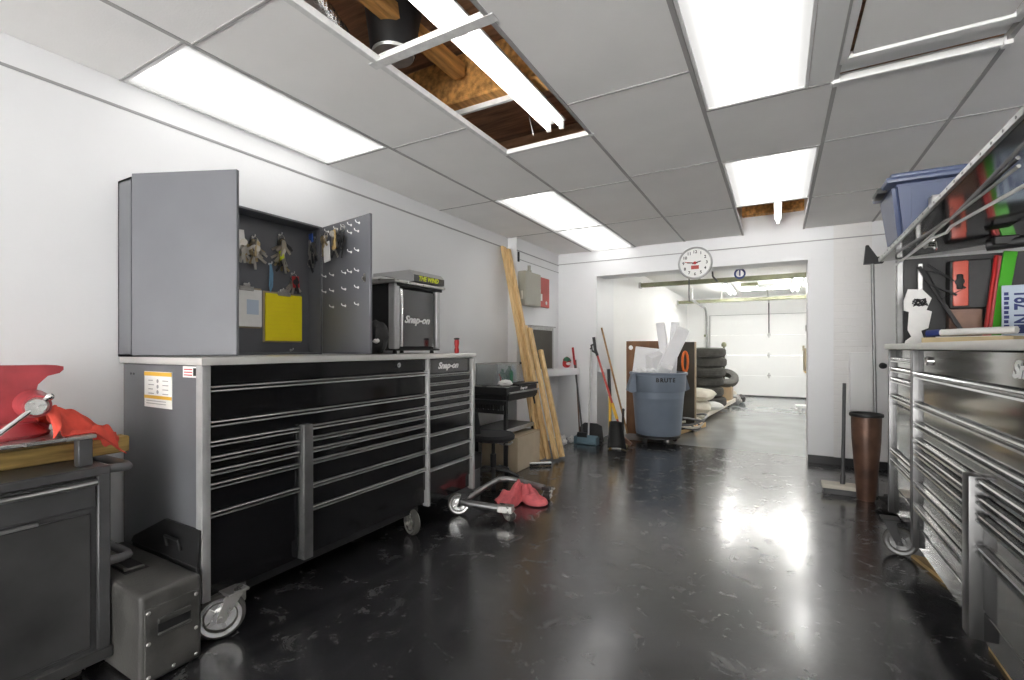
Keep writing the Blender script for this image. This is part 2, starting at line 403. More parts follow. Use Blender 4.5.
# lit troffers
names = {0: 'long lit ceiling light panel beside the left wall above the grey key cabinet', 1: 'lit ceiling panel, nearer of the touching pair at the far left',
         2: 'lit ceiling panel at the back wall, farther of the touching pair', 5: 'wide lit ceiling panel at top centre nearest the camera', 6: 'lit ceiling panel before the clock wall with bare joist just beyond it'}
def troffer(x0, x1, y0, y1, label, lensname='lens'):
    t = T('ceiling_light', label, 'ceiling light', ((x0 + x1) / 2, (y0 + y1) / 2, ZC), group='lit ceiling panels')
    g = G()
    w = .014
    g.box(x0 + .012, x0 + .012 + w, y0 + .008, y1 - .008, ZC - .002, ZC + .05).box(x1 - .012 - w, x1 - .012, y0 + .008, y1 - .008, ZC - .002, ZC + .05)
    g.box(x0 + .026, x1 - .026, y0 + .008, y0 + .022, ZC - .002, ZC + .05).box(x0 + .026, x1 - .026, y1 - .022, y1 - .008, ZC - .002, ZC + .05)
    g.box(x0 + .012, x1 - .012, y0 + .008, y1 - .008, ZC + .05, ZC + .058)
    g.out('frame', 'white', t, False)
    G().box(x0 + .026, x1 - .026, y0 + .022, y1 - .022, ZC + .004, ZC + .008).out('diffuser', M[lensname], t, False)
    return t
li = 0
for (x0, x1, a, b) in lights:
    if abs(a - 1.07) < .01: lb = names[0]
    elif a == 3.60 and x0 < -2: lb = names[1]
    elif abs(a - 3.60) < .01: lb = names[1]
    elif a == 4.90 and x0 < -1: lb = names[2]
    elif a == 1.58: lb = names[5]; x1 = .145
    elif a == 3.67: lb = names[6]
    else: lb = 'unseen lit ceiling panel added behind the camera for fill light'
    troffer(x0, x1, a, b, lb)
# white filler strip right of the wide light and the unlit frame that hangs open
one(G().box(.135, .242, 1.58, 2.818, ZC - .002, ZC + .012, .002), 'ceiling_filler_strip', 'white', 'narrow white filler strip between wide lit ceiling panel and hanging unlit frame', 'ceiling strip')
x0, x1, a, b = hatch
t = T('unlit_ceiling_panel', 'unlit ceiling panel in white frame hanging slightly open at top right', 'ceiling panel', ((x0 + x1) / 2, (a + b) / 2, ZC))
g = G(); zf = ZC - .01
g.box(x0 + .0, x0 + .03, a, b - .2, zf, zf + .03, .003)
g.box(x0 + .0, x1 - .012, b - .22, b - .17, zf, zf + .03, .003).box(x1 - .04, x1 - .012, a, b - .2, zf, zf + .03, .003)
g.out('frame', 'white', t)
G().box(x0 + .045, x1 - .05, a, b - .225, zf + .012, zf + .02).out('panel', 'tile', t)
G().box(x0 - .02, x1 + .01, b - .012, b + .012, ZC - .012, ZC + .02, .003).box(x0 - .012, x0 + .018, b - .03, b + .012, ZC - .022, ZC + .015, .002).box(x1 - .018, x1 + .012, b - .03, b + .012, ZC - .022, ZC + .015, .002).out('rail', 'white', t)
G().box(x0 - .02, x1, b - .17, b - .02, ZC + .03, ZC + .04).out('reflector', 'white', t)

# plenum timber, duct, strip lights
one(G().box(-1.66, -1.575, .2, 2.24, 2.83, 2.92, .012), 'roof_joist', 'joist', 'thick rough orange timber joist showing through the ceiling hole', 'joist')
one(G().box(-2.2, -.8, 2.26, 2.42, 2.72, 3.0, .01), 'cross_timber', 'joist', 'brown timber girder crossing above ceiling hole beyond the orange joist', 'timber')
one(G().box(-2.3, -1.70, 1.30, 1.42, 2.84, 3.0, .01), 'blocking_timber', 'joist', 'short brown timber block above ceiling hole beside silver duct', 'timber')
one(G().beam((-1.78, 2.35, 2.705), (-1.30, 2.35, 2.705), .03, .02, (0, 0, 1)), 'wall_plate_rail', 'tbar', 'thin white rail above far end of the ceiling hole', 'rail')
S(G().box(-2.2, -.8, 3.4, 3.46, 2.62, 3.0), 'wall_plenum', 'deck')
pts = [(-1.62 - .016 * i, 1.0 + i * .046, 2.80 - .006 * i) for i in range(15)]
one(G().tube(pts, [.055 + .006 * (i % 2) for i in range(15)], 14), 'foil_duct', 'foil', 'crinkled silver foil duct in the ceiling hole', 'duct')
t = T('duct_can', 'round black duct can with grey cap above ceiling hole cross tee', 'duct', (-1.74, 1.72, 2.72))
G().lathe([(.11, .0), (.14, .22), (.05, .24)], (-1.68, 1.76, 2.74)).out('can', 'blackm', t)
G().lathe([(.0, -.02), (.1, -.012), (.105, .0), (.1, .01)], (-1.68, 1.76, 2.738)).out('cap', 'galv', t)
one(G().tube([(-1.38, 2.62, 3.0), (-1.39, 2.64, 2.85), (-1.37, 2.66, 2.7), (-1.36, 2.68, 2.62)], .003, 6), 'hanger_wire', 'galv', 'thin hanger wire dangling inside the ceiling hole', 'wire')

def strip(name, p0, p1, label, tm, n=2, wid=.15, grp=None):
    p0, p1 = Vector(p0), Vector(p1); d = (p1 - p0).normalized(); s = d.cross(Vector((0, 0, 1)))
    t = T(name, label, 'strip light', (p0 + p1) / 2, group=grp)
    G().beam(p0 + Vector((0, 0, .045)), p1 + Vector((0, 0, .045)), wid * .5, .05, s, .006).beam(p0 + Vector((0, 0, .02)), p1 + Vector((0, 0, .02)), wid, .012, s, .003).out('housing', 'tile' if False else 'lensoff', t)
    offs = [0] if n == 1 else [-wid * .3, wid * .3]
    for o in offs: G().cyl(p0 + s * o + d * .03 - Vector((0, 0, .012)), p1 + s * o - d * .03 - Vector((0, 0, .012)), .013, seg=12).out('tube', tm, t)
    for e, q in ((p0, 1), (p1, -1)):
        for o in offs: G().beam(e + s * o + Vector((0, 0, .02)), e + s * o - Vector((0, 0, .03)), .03, .02, s, .003).out('lamp_holder', 'white', t)
    return t
strip('fluorescent_fixture', (-1.235, .35, 2.68), (-1.235, 2.74, 2.68), 'bare twin tube fluorescent fixture inside the open ceiling hole', 'tube')
strip('tube_light', (.0, 5.0, 2.66), (.0, 5.95, 2.66), 'single white tube light in small gap above the back wall', 'btube', 1, .07)
one(G().box(-.36, .25, 6.0, 6.10, 2.78, 2.98, .005), 'header_joist', 'joist', 'orange joist end showing in small ceiling gap near the clock', 'joist')

# ------------------------------------------------------------------ tool chests
def caster(root, c, r, ax=(1, 0, 0), z_top=.2, name='caster', wm='chrome', fork='steel'):
    c = Vector(c); a = Vector(ax).normalized(); b = Vector((0, 0, 1)).cross(a)
    o = G().lathe([(r * .62, -.022), (r * .8, -.024), (r * .96, -.018), (r, -.006), (r, .006), (r * .96, .018), (r * .8, .024), (r * .62, .022)], c, a, 28, True).out(name, 'rubber', root)
    g = G().lathe([(.012, -.026), (.028, -.026), (.03, -.01), (r * .62, -.012), (r * .68, -.024), (r * .84, -.0255), (r * .7, 0), (r * .84, .0255), (r * .68, .024), (r * .62, .012), (.03, .01), (.028, .026), (.012, .026)], c, a, 28, True)
    for k in range(5):
        an = k * 2 * math.pi / 5
        d = b * math.cos(an) + Vector((0, 0, 1)) * math.sin(an)
        g.beam(c + d * .02, c + d * r * .62, .016, .034, b)
    g.out('wheel_rim', wm, o)
    g = G()
    for s in (-.034, .034):
        g.prism([(-.016, -.018), (.018, -.018), (.085, z_top - c.z - .01), (.02, z_top - c.z - .01)], c + a * (s - .002), b, (0, 0, 1), .004)
    e = c + b * .05
    g.box(e.x - .045, e.x + .045, e.y - .045, e.y + .045, z_top - .012, z_top, .002)
    g.cyl(c - a * .045, c + a * .045, .009, seg=10)
    g.out('fork', fork, o)
    return o

def drawer(root, xf, sg, ya, yb, zt, zb, trim=.026, fm='black', tm='alu', deep=.02):
    y0, y1 = min(ya, yb) + .004, max(ya, yb) - .004
    X = lambda a: xf + sg * a
    d = G().box(*sorted((X(-.02), X(.006))), y0, y1, zb + .004, zt - .002, .003).out('drawer', fm, root)
    g = G()
    # extruded trim: top lip, grooved face
    h = trim / .026
    prof = [(.004, 0), (deep, -.001 * h), (deep + .003, -.005 * h), (deep, -.009 * h), (deep - .014, -.011 * h), (deep - .014, -.016 * h), (deep, -.018 * h), (deep + .002, -trim + .003), (deep - .004, -trim), (.004, -trim)]
    g.prism([(a * sg, b) for a, b in prof], (xf, y0, zt), (1, 0, 0), (0, 0, 1), -(y1 - y0))
    g.out('handle', tm, d, True)
    return d

def post(root, xf, sg, ya, yb, z0, z1, name='corner_post', m='postalu', dep=.03):
    G().box(*sorted((xf - sg * .02, xf + sg * dep)), min(ya, yb), max(ya, yb), z0, z1, .005, seg=2).out(name, m, root)

H = 1.264
# ---- big black chest, left
xf, xb = -2.125, -2.82
t = T('tool_chest', 'long black rolling tool chest with many aluminium trimmed drawers along left wall', 'tool chest', (-2.47, 1.82, 0))
G().use('black').box(xb, xf - .006, 1.092, 2.545, .19, 1.188, .004).out('body', None, t)
sp = G().box(xb, xf - .012, 1.078, 1.092, .19, 1.188, .003).out('side_panel', 'grey', t)
sp['label'] = 'grey end panel'
g = G()
for yy, zz in ((-2.74, 1.14), (-2.71, 1.14), (-2.22, 1.14), (-2.19, 1.14)): g.cyl((yy, 1.079, zz), (yy, 1.0765, zz), .006, seg=10)
g.out('screw', 'blackm', sp)
st = G().box(-2.60, -2.35, 1.0755, 1.078, .99, 1.155).out('sticker', 'paper', sp); st['label'] = 'white instruction sticker with orange bands'
G().box(-2.60, -2.35, 1.0745, 1.0756, 1.135, 1.153).box(-2.60, -2.35, 1.0745, 1.0756, 1.03, 1.045).out('orange_band', 'yel', st)
g = G()
for i in range(3): g.cyl((-2.475, 1.0752, 1.112 - i * .025), (-2.475, 1.0744, 1.112 - i * .025), .009, seg=10)
for i in range(4): g.box(-2.56, -2.52 + .01 * (i % 2), 1.0745, 1.0756, 1.112 - i * .02, 1.116 - i * .02).box(-2.43, -2.38, 1.0745, 1.0756, 1.112 - i * .02, 1.116 - i * .02)
for i in range(2): g.box(-2.58, -2.4, 1.0745, 1.0756, 1.018 - i * .012, 1.021 - i * .012)
g.out('print_lines', 'seam', st)
s2 = G().box(-2.255, -2.135, 1.0755, 1.078, 1.137, 1.185).out('sticker', 'paper', sp); s2['label'] = 'small white label with red and black print'
g = G()
for i in range(3): g.box(-2.245, -2.18, 1.0745, 1.0756, 1.145 + i * .012, 1.150 + i * .012)
g.out('print_lines', 'redp', s2)
G().box(-2.17, -2.143, 1.0745, 1.0756, 1.145, 1.178).out('symbol', 'ink', s2)
yL, yC0, yC1, yR = 1.11, 1.545, 1.605, 2.535
zz = [H + a for a in (-.164, -.315, -.400)]
drawer(t, xf, 1, yL, yR, zz[0], zz[1]); drawer(t, xf, 1, yL, yR, zz[1], zz[2])
lc = [H + a for a in (-.400, -.465, -.523, -.581, -.704, -.976)]
for a, b in zip(lc, lc[1:]): drawer(t, xf, 1, yL, yC0, a, b)
rc = [H + a for a in (-.400, -.461, -.519, -.581, -.7045, -.822, -.985)]
for a, b in zip(rc, rc[1:]): drawer(t, xf, 1, yC1, yR, a, b)
G().box(xf - .01, xf + .004, yL, yR, H - .156, 1.186, .003).out('lock_rail', 'black', t)
G().cyl((xf, 2.26, 1.155), (xf + .018, 2.26, 1.155), .016, seg=16).cyl((xf + .017, 2.26, 1.155), (xf + .022, 2.26, 1.155), .008, seg=10).out('lock', 'chrome', t)
post(t, xf, 1, 1.072, 1.108, .19, 1.19); post(t, xf, 1, 2.532, 2.556, .17, 1.19)
post(t, xf, 1, yC0 + .003, yC1 - .003, .19, H - .39, 'centre_post', 'alud', .045)
G().box(xb + .05, xf - .03, 1.13, 2.5, .14, .19, .004).out('base_frame', 'blackm', t)
caster(t, (-2.12, 1.16, .098), .098, (.88, -.48, 0), .2); caster(t, (-2.72, 1.16, .098), .098, (1, .1, 0), .2)
caster(t, (-2.16, 2.44, .085), .085, (.4, 1, 0), .19, wm='steel'); caster(t, (-2.72, 2.44, .085), .085, (1, .1, 0), .19)
G().box(-2.17, -2.13, 1.195, 1.285, .10, .205, .015, seg=2).cyl((-2.13, 1.235, .16), (-2.117, 1.235, .16), .012, seg=12).out('caster_brake', 'steel', t)

# ---- end locker
t = T('side_locker', 'narrow black drawer locker with white lettering at right end of long black chest', 'tool cabinet', (-2.47, 2.83, 0))
G().box(xb, xf - .006, 2.560, 3.075, .17, 1.188, .004).out('body', 'black', t)
dz = [H + a for a in (-.186, -.245, -.306, -.356, -.415, -.478, -.601, -.717, -.844, -1.0)]
for a, b in zip(dz, dz[1:]): drawer(t, xf, 1, 2.562, 3.072, a, b, .022)
G().box(xf - .01, xf + .004, 2.566, 3.068, H - .18, 1.186, .003).out('header_panel', 'dgloss', t)
post(t, xf, 1, 3.074, 3.104, .15, 1.19)
text('Snap-on', 'lettering', (xf + .006, 2.79, 1.135), (0, 1, 0), (0, 0, 1), .062, 'white', t, .35, .0025, xs=1.2)
caster(t, (-2.11, 2.91, .085), .085, (.59, -.81, 0), .175, wm='chrome', fork='blackm'); caster(t, (-2.7, 2.95, .085), .085, (1, .1, 0), .175)

# ---- worktop
one(G().box(xb - .015, -2.085, 1.065, 3.11, 1.190, 1.222, .004, seg=2), 'steel_worktop', 'top', 'continuous stainless steel worktop on the long black chest', 'worktop')
WT = 1.222

# ---- key cabinet
t = T('key_cabinet', 'grey wall key cabinet with both doors open standing on steel worktop', 'cabinet', (-2.77, 1.6, WT))
cx0, cx1, cy0, cy1, cz0, cz1 = -2.838, -2.704, 1.063, 2.15, WT, 2.087
w = .012
g = G().box(cx0, cx0 + .01, cy0, cy1, cz0, cz1)
g.box(cx0, cx1, cy0, cy0 + w, cz0, cz1).box(cx0, cx1, cy1 - w, cy1, cz0, cz1).box(cx0, cx1, cy0, cy1, cz1 - w, cz1).box(cx0, cx1, cy0, cy1, cz0, cz0 + w)
g.out('body', 'cabgrey', t, False)
def doorslab(p, d, w_, z0, z1, th, name):
    d = Vector((d[0], d[1], 0)).normalized(); n = Vector((0, 0, 1)).cross(d)
    c = Vector((p[0], p[1], 0)) + d * (w_ / 2); mx = Matrix((d, n, Vector((0, 0, 1)))).transposed().to_4x4(); mx.translation = c
    return G().box(-w_ / 2, w_ / 2, -th / 2, th / 2, z0, z1, .003, mx).out(name, 'cabgrey', t)
ld = doorslab((cx1 + .012, cy0 + .004), (.493, .217), .538, cz0 + .006, cz1 + .012, .018, 'door')
ld['label'] = 'plain left door swung out'
rdp, rdd = Vector((cx1 + .012, cy1 + .0, 0)), Vector((.987, -.16, 0)).normalized()
rd = doorslab(rdp, rdd, .55, cz0 + .006, cz1 - .004, .018, 'door'); rd['label'] = 'right door with rows of key hooks'
rn = Vector((rdd.y, -rdd.x, 0)).normalized()  # faces the camera side
def hook(p, n, par):
    p = Vector(p); n = Vector(n)
    G().tube([p, p + n * .018, p + n * .026 + Vector((0, 0, .004)), p + n * .028 + Vector((0, 0, .014))], .0032, 6).cyl(p, p + n * .003, .008, seg=8).out('hook', 'white', par)
for zr, ss in ((1.744, (.09, .26, .52, .64, .78)), (1.64, (.09, .26, .52, .78)), (1.534, (.26, .52, .78)), (1.87, (.64, .78)), (1.99, (.64, .78)), (2.04, (.15, .35, .5, .64, .8))):
    for s_ in ss: hook(rdp + rdd * (s_ * .55) + rn * .009 + Vector((0, 0, zr)), rn, rd)
G().cyl(rdp + rdd * .50 + rn * .009 + Vector((0, 0, 1.69)), rdp + rdd * .50 + rn * .025 + Vector((0, 0, 1.69)), .011, seg=12).beam(rdp + rdd * .50 + rn * .013 + Vector((0, 0, 1.67)), rdp + rdd * .50 + rn * .013 + Vector((0, 0, 1.72)), .012, .008, rdd, .002).out('latch', 'nickel', rd)
bx = cx0 + .01
for yy, zz_ in ((1.66, 1.94), (1.74, 1.95), (1.92, 2.0), (1.85, 1.80), (2.01, 1.76), (1.70, 1.65), (1.93, 1.64), (1.62, 1.80), (2.0, 1.25), (1.6, 1.25)):
    hook((bx, yy, zz_), (1, 0, 0), t)
hook((-2.76, cy1 - w, 2.02), (0, -1, 0), t)

def keys(p, n, label, n_keys, spread, drop, mats=('nickel', 'brass'), fob=None, z=1.5):
    """a ring on a hook with keys hanging off it"""
    p = Vector(p); n = Vector(n).normalized(); s = Vector((0, 0, 1)).cross(n)
    k = T('key_bunch', label, 'keys', p, group='bunches of keys in the grey cabinet')
    rr = .022
    G().tube([p + n * .02 + s * math.cos(a) * rr + Vector((0, 0, math.sin(a) * rr - rr)) for a in [i * math.pi / 8 for i in range(16)]], .002, 6, True).out('key_ring', 'nickel', k)
    for i in range(n_keys):
        an = (i / max(1, n_keys - 1) - .5) * 2 * spread + random.uniform(-.1, .1)
        d = (Vector((0, 0, -1)) * math.cos(an) + s * math.sin(an)).normalized(); o = p + n * (.012 + .008 * (i % 5)) + Vector((0, 0, -1.6 * rr - random.uniform(0, drop)))
        e = d.cross(n); nn = (n + s * random.uniform(-.5, .5)).normalized()
        g = G().cyl(o - nn * .002, o + nn * .002, .0135 * z, seg=10)
        g.beam(o, o + d * .052 * z, .010 * z, .003, e).beam(o + d * .03, o + d * .05 * z, .004, .0026, e)
        g.out('key', random.choice(mats), k)
    if fob:
        fm, fw, fh, fo = fob
        o = p + n * .035 + s * fo[0] + Vector((0, 0, fo[1]))
        G().beam(o, o + Vector((0, 0, -fh)) + s * fh * .12, fw, .006, s, .002).out('tag', fm, k)
    return k
keys((bx, 1.66, 1.94), (1, 0, 0), 'key bunch with white round disc tag at upper left of cabinet', 14, 1.0, .09, ('nickel', 'brass', 'brass'), ('paper', .07, .115, (-.03, .03)))
keys((bx, 1.74, 1.95), (1, 0, 0), 'wide key bunch hanging from dark lanyard above white clipboard', 22, 1.3, .10, ('nickel', 'brass', 'nickel'), ('blackm', .05, .03, (0, -.06)))
keys((bx, 1.92, 2.0), (1, 0, 0), 'thick key bunch with lime yellow fob in middle of cabinet back', 24, 1.0, .15, ('nickel', 'brass', 'nickel', 'blackm'), ('lime', .03, .06, (-.01, -.11)))
keys((bx, 2.01, 1.76), (1, 0, 0), 'red and tan tag with keys above yellow clipboard', 7, .7, .03, ('nickel', 'blackm'), ('redp', .05, .075, (.0, -.02)))
keys((-2.76, cy1 - w, 2.02), (0, -1, 0), 'keys with blue tag on right inner side of cabinet', 12, .6, .16, ('nickel', 'blackm'), ('blue', .04, .06, (.0, .02)))
sdir = rn
keys(rdp + rdd * .085 + rn * .009 + Vector((0, 0, 2.03)), rn, 'keys with white card tag on open right door', 10, .8, .06, ('nickel', 'brass'), ('paper', .075, .13, (.03, -.07)))
keys(rdp + rdd * .20 + rn * .009 + Vector((0, 0, 2.045)), rn, 'keys with tan card tag on open right door', 9, .7, .1, ('nickel', 'blackm'), ('tan', .05, .125, (.0, -.02)))
keys(rdp + rdd * .285 + rn * .009 + Vector((0, 0, 2.05)), rn, 'black car key fobs on open right door', 5, .4, .1, ('blackm', 'blackm', 'nickel'), ('blackm', .035, .08, (.0, -.04)))
one(G().tube([(bx + .012, 1.85, 1.80), (bx + .02, 1.845, 1.74), (bx + .022, 1.838, 1.66), (bx + .02, 1.845, 1.625), (bx + .022, 1.855, 1.66), (bx + .02, 1.858, 1.74), (bx + .012, 1.85, 1.80)], .006, 6), 'lanyard', 'cyan', 'pale blue lanyard strap hanging left of yellow clipboard', 'lanyard')

def clipboard(y0, y1, z0, z1, label, pm, board, lines=None):
    k = T('clipboard', label, 'clipboard', (bx + .01, (y0 + y1) / 2, z0), group='clipboards in the grey cabinet')
    tilt = .0
    G().box(bx + .006, bx + .011, y0, y1, z0, z1, .002).out('board', board, k)
    pd = G().box(bx + .011, bx + .022, y0 + .012, y1 - .004, z0 + .01, z1 - .012, .001).out('paper_pad', pm, k)
    if lines: G().box(bx + .0225, bx + .0232, *lines).out('printed_box', 'plateblue', pd)
    else:
        g = G()
        for i in range(9): g.box(bx + .0222, bx + .0226, y0 + .03, y1 - .02, z0 + .03 + i * .028, z0 + .0305 + i * .028)
        g.out('ruled_lines', 'yel', pd)
    m_ = (y0 + y1) / 2
    G().box(bx + .02, bx + .03, m_ - .045, m_ + .045, z1 - .022, z1 + .004, .003).box(bx + .02, bx + .034, m_ - .02, m_ + .02, z1, z1 + .022, .004).cyl((bx + .03, m_ - .04, z1 - .004), (bx + .03, m_ + .04, z1 - .004), .006, seg=8).out('clip', 'steel', k)
clipboard(1.585, 1.79, 1.385, 1.635, 'clipboard with white printed sheet hanging in grey cabinet', 'paper', 'card', (1.69, 1.765, 1.47, 1.56))
clipboard(1.80, 2.075, 1.30, 1.625, 'clipboard with bright yellow pad hanging in grey cabinet', 'yellow', 'card')

# ---- small black display cabinet with silver pillars
t = T('benchtop_cabinet', 'small black bench cabinet with silver corner pillars and white lettering on steel worktop', 'cabinet', (-2.6, 2.74, WT))
bx0, bx1, by0, by1 = -2.80, -2.40, 2.51, 3.03
G().box(bx0, bx1 - .02, by0 + .01, by1 - .01, WT + .03, 1.735, .004).out('body', 'blackm', t)
G().box(bx1 - .02, bx1 + .004, by0 + .1, by1 - .06, WT + .05, 1.70, .004).out('door', 'dgloss', t)
G().box(bx1 - .02, bx1 + .01, by0 + .065, by0 + .095, WT + .05, 1.70, .006, seg=2).out('door_handle', 'chrome', t)
for a, b in ((by0, by0 + .055), (by1 - .045, by1)):
    G().box(bx1 - .05, bx1 + .02, a, b, WT + .035, 1.735, .016, seg=3).out('pillar', 'silver', t)
G().box(bx0, bx1 + .01, by0 + .005, by1 + .005, WT + .022, WT + .035, .003).out('base_plate', 'blackm', t)
for yy in (by0 + .05, by1 - .05):
    for xx in (bx1 - .03, bx0 + .05): G().cyl((xx, yy, WT), (xx, yy, WT + .024), .018, .014, 12).out('foot', 'blackm', t)
g = G().prism([(bx0 - .01, 0), (bx1 + .045, 0), (bx1 + .045, .018), (bx1 - .1, .03), (bx0 - .01, .03)], (0, by1 + .03, 1.735), (1, 0, 0), (0, 0, 1), by1 - by0 + .06)
g.out('top_cap', 'steel', t)
G().box(bx1 - .06, bx1 + .03, by0 + .02, by1 + .01, 1.712, 1.735, .004).out('header', 'blackm', t)
text('Snap-on', 'lettering', (bx1 + .006, 2.765, 1.475), (0, 1, 0), (0, 0, 1), .075, 'white', t, .35, .003, xs=1.15)
# charger box on it
t = T('charger_box', 'flat grey box with yellow lettering on dark front lying on the small black cabinet', 'box', (-2.58, 2.87, 1.766))
G().prism([(-2.78, 0), (-2.365, 0), (-2.365, .05), (-2.40, .085), (-2.78, .085)], (0, 3.06, 1.766), (1, 0, 0), (0, 0, 1), .37).out('case', 'silver', t)
G().box(-2.366, -2.362, 2.695, 3.055, 1.767, 1.815, .001).out('front_label', 'cartdark', t)
text('THE WIND', 'lettering', (-2.361, 2.86, 1.791), (0, 1, 0), (0, 0, 1), .048, 'yt', t, .2, .002)
one(G().box(-2.79, -2.50, 2.50, 2.68, 1.766, 1.785, .004), 'folded_manual', 'paper', 'pale folded booklet beside the flat box with yellow lettering', 'booklet')
one(G().box(-2.76, -2.55, 2.60, 2.72, 1.786, 1.80, .004), 'dark_booklet', 'cartdark', 'thin dark booklet on the pale booklet above small black cabinet', 'booklet')
# black bag with a pale glove
t = T('cable_bag', 'crumpled black bag behind the open cabinet door on worktop', 'bag', (-2.42, 2.36, WT))
def lump(c, rx, ry, rz, seed, amp=.2, seg=20):
    def f(a, b):
        th = a * 2 * math.pi; ph = (b - .5) * math.pi
        v = Vector((math.cos(ph) * math.cos(th), math.cos(ph) * math.sin(th), math.sin(ph)))
        k = 1 + amp * noise.noise(v * 2.2 + Vector((seed, 0, 0))) + amp * .5 * noise.noise(v * 5 + Vector((0, seed, 0)))
        return Vector((c[0] + v.x * rx * k, c[1] + v.y * ry * k, max(c[2] - rz * .93, c[2] + v.z * rz * k)))
    return G().grid(f, seg, seg // 2, True)
lump((-2.42, 2.37, WT + .11), .085, .07, .118, 3.1, .3).out('bag', 'blackm', t)
lump((-2.37, 2.34, WT + .09), .018, .045, .02, 8., .3).out('glove', 'paper', t)
# red handle on the locker end
t = T('red_screwdriver', 'small red handled tool standing on right end of steel worktop', 'tool', (-2.22, 3.06, WT))
G().lathe([(.012, 0), (.018, .004), (.019, .03), (.014, .045), (.019, .075), (.02, .1), (.014, .108)], (-2.24, 3.06, WT)).out('grip', 'redp', t)
G().lathe([(.018, .108), (.022, .112), (.022, .12), (.012, .124)], (-2.24, 3.06, WT)).out('cap', 'blackm', t)

# ------------------------------------------------------------------ left foreground cart, vise
t = T('service_cart', 'worn dark grey service cart with door at left edge of picture', 'cart', (-2.55, .42, 0))
fx = -2.27
G().box(-2.82, fx - .012, .0, .822, .09, .80, .004).out('body', 'cartdark', t)
G().box(-2.82, fx + .004, .786, .826, .06, .806, .004).out('corner_post', 'cartdark', t)
G().box(-2.825, fx + .006, -.01, .828, .772, .808, .006).out('top_rim', 'cartdark', t)
d = G().box(fx - .02, fx - .003, .0, .782, .655, .768, .003).out('drawer', 'cartdark', t)
G().prism([(0, 0), (.024, .004), (.026, .012), (.014, .022), (0, .024)], (fx - .004, .0, .738), (1, 0, 0), (0, 0, 1), -.782).out('handle', 'alu', d)
d = G().box(fx - .02, fx - .002, .02, .768, .125, .636, .004).out('door', 'cartgrey', t)
G().box(fx - .006, fx + .006, .3, .62, .636, .648, .002).out('door_pull', 'alu', d)
G().box(-2.82, fx + .012, -.01, .832, .062, .108, .005).out('base_rail', 'cartgrey', t)
for zz_ in (.785, .42):
    G().tube([(-2.315, .824, zz_), (-2.315, .885, zz_ - .004), (-2.33, .905, zz_ - .006), (-2.36, .912, zz_ - .006), (-2.6, .912, zz_ - .006), (-2.63, .905, zz_ - .006), (-2.645, .885, zz_ - .004), (-2.645, .824, zz_)], .017, 12).out('push_handle', 'tubegrey', t)
caster(t, (-2.36, .74, .036), .036, (.2, 1, 0), .065, wm='steel'); caster(t, (-2.74, .74, .036), .036, (.2, 1, 0), .065, wm='steel')
one(G().box(-2.80, -2.62, .05, .76, .808, .822, .003), 'wood_scrap', 'timber', 'dusty wooden board lying flat on the grey cart against wall', 'board')
one(G().box(-2.572, -2.492, .0, .975, .809, .878, .004), 'timber_block', 'timber', 'long yellowed timber lying across the grey cart', 'timber')
t = T('vise_stand', 'raised steel plate on square dark legs on grey cart', 'stand', (-2.42, .5, .808))
G().box(-2.60, -2.30, .12, .795, .915, .930, .003).out('plate', 'steel', t)
for xx, yy in ((-2.335, .765), (-2.585, .765)):
    G().box(xx - .022, xx + .022, yy - .022, yy + .022, .809, .915, .003).out('leg', 'cartdark', t)
for xx in (-2.335, -2.59): G().box(xx - .02, xx + .02, .14, .18, .809, .915, .003).out('leg', 'cartdark', t)
t = T('bench_vise', 'red enamel bench vise bolted on steel plate at left edge', 'vise', (-2.46, .56, .930))
G().prism([(.36, .0), (.71, .0), (.715, .03), (.68, .05), (.665, .085), (.67, .13), (.682, .19), (.71, .222), (.745, .232), (.757, .245), (.757, .258), (.735, .264), (.49, .268), (.50, .2), (.525, .15), (.53, .06), (.36, .04)],
          (-2.61, 0, .932), (0, 1, 0), (0, 0, 1), .11).out('body', 'red', t)
G().prism([(.20, .03), (.47, .03), (.47, .14), (.455, .17), (.455, .25), (.44, .262), (.35, .262), (.33, .2), (.25, .15), (.20, .13)], (-2.60, 0, .932), (0, 1, 0), (0, 0, 1), .09).out('moving_jaw', 'red', t)
G().box(-2.595, -2.52, .453, .505, 1.12, 1.197, .004).out('jaw_plates', 'steel', t)
G().lathe([(.11, 0), (.115, .012), (.09, .03), (.07, .05)], (-2.50, .60, .931)).out('swivel_base', 'red', t)
sc = G().cyl((-2.50, .665, 1.05), (-2.37, .645, 1.05), .055, .040, 20).out('hub', 'red', t)
G().cyl((-2.372, .645, 1.05), (-2.335, .632, 1.05), .033, .029, 20).out('screw_end', 'steel', t)
G().cyl((-2.35, .668, 1.08), (-2.345, .515, .942), .0095, seg=12).sph((-2.35, .672, 1.083), .014).out('handle_bar', 'chrome', t)
# red cloth over the plate end
def vrag(a, b):
    y = .665 + .235 * b + .012 * math.sin(9 * a + 4 * b)
    wdt = (.11 - .03 * b) * (1 + .25 * noise.noise(Vector((b * 3, 2, 1))))
    x = -2.42 + wdt * (a - .5) * 2 + .012 * noise.noise(Vector((a * 4, b * 5, 3)))
    top = 1.04 - .085 * b - .05 * b * b
    if b < .12: top = 1.02 + .2 * (b)
    z = top - .085 * abs(2 * a - 1) ** 1.7 + .03 * noise.noise(Vector((a * 7, b * 6, 0))) + .015 * math.sin(11 * a + 7 * b)
    fl = .934 if y < .80 else .934 - (y - .80) * 1.0
    if b > .95: z -= .02
    return Vector((x, y, max(fl, z)))
one(G().grid(vrag, 34, 34), 'shop_rag', 'ragred', 'bright red cloth draped beside the vise over end of steel plate', 'rag', solid=.004)

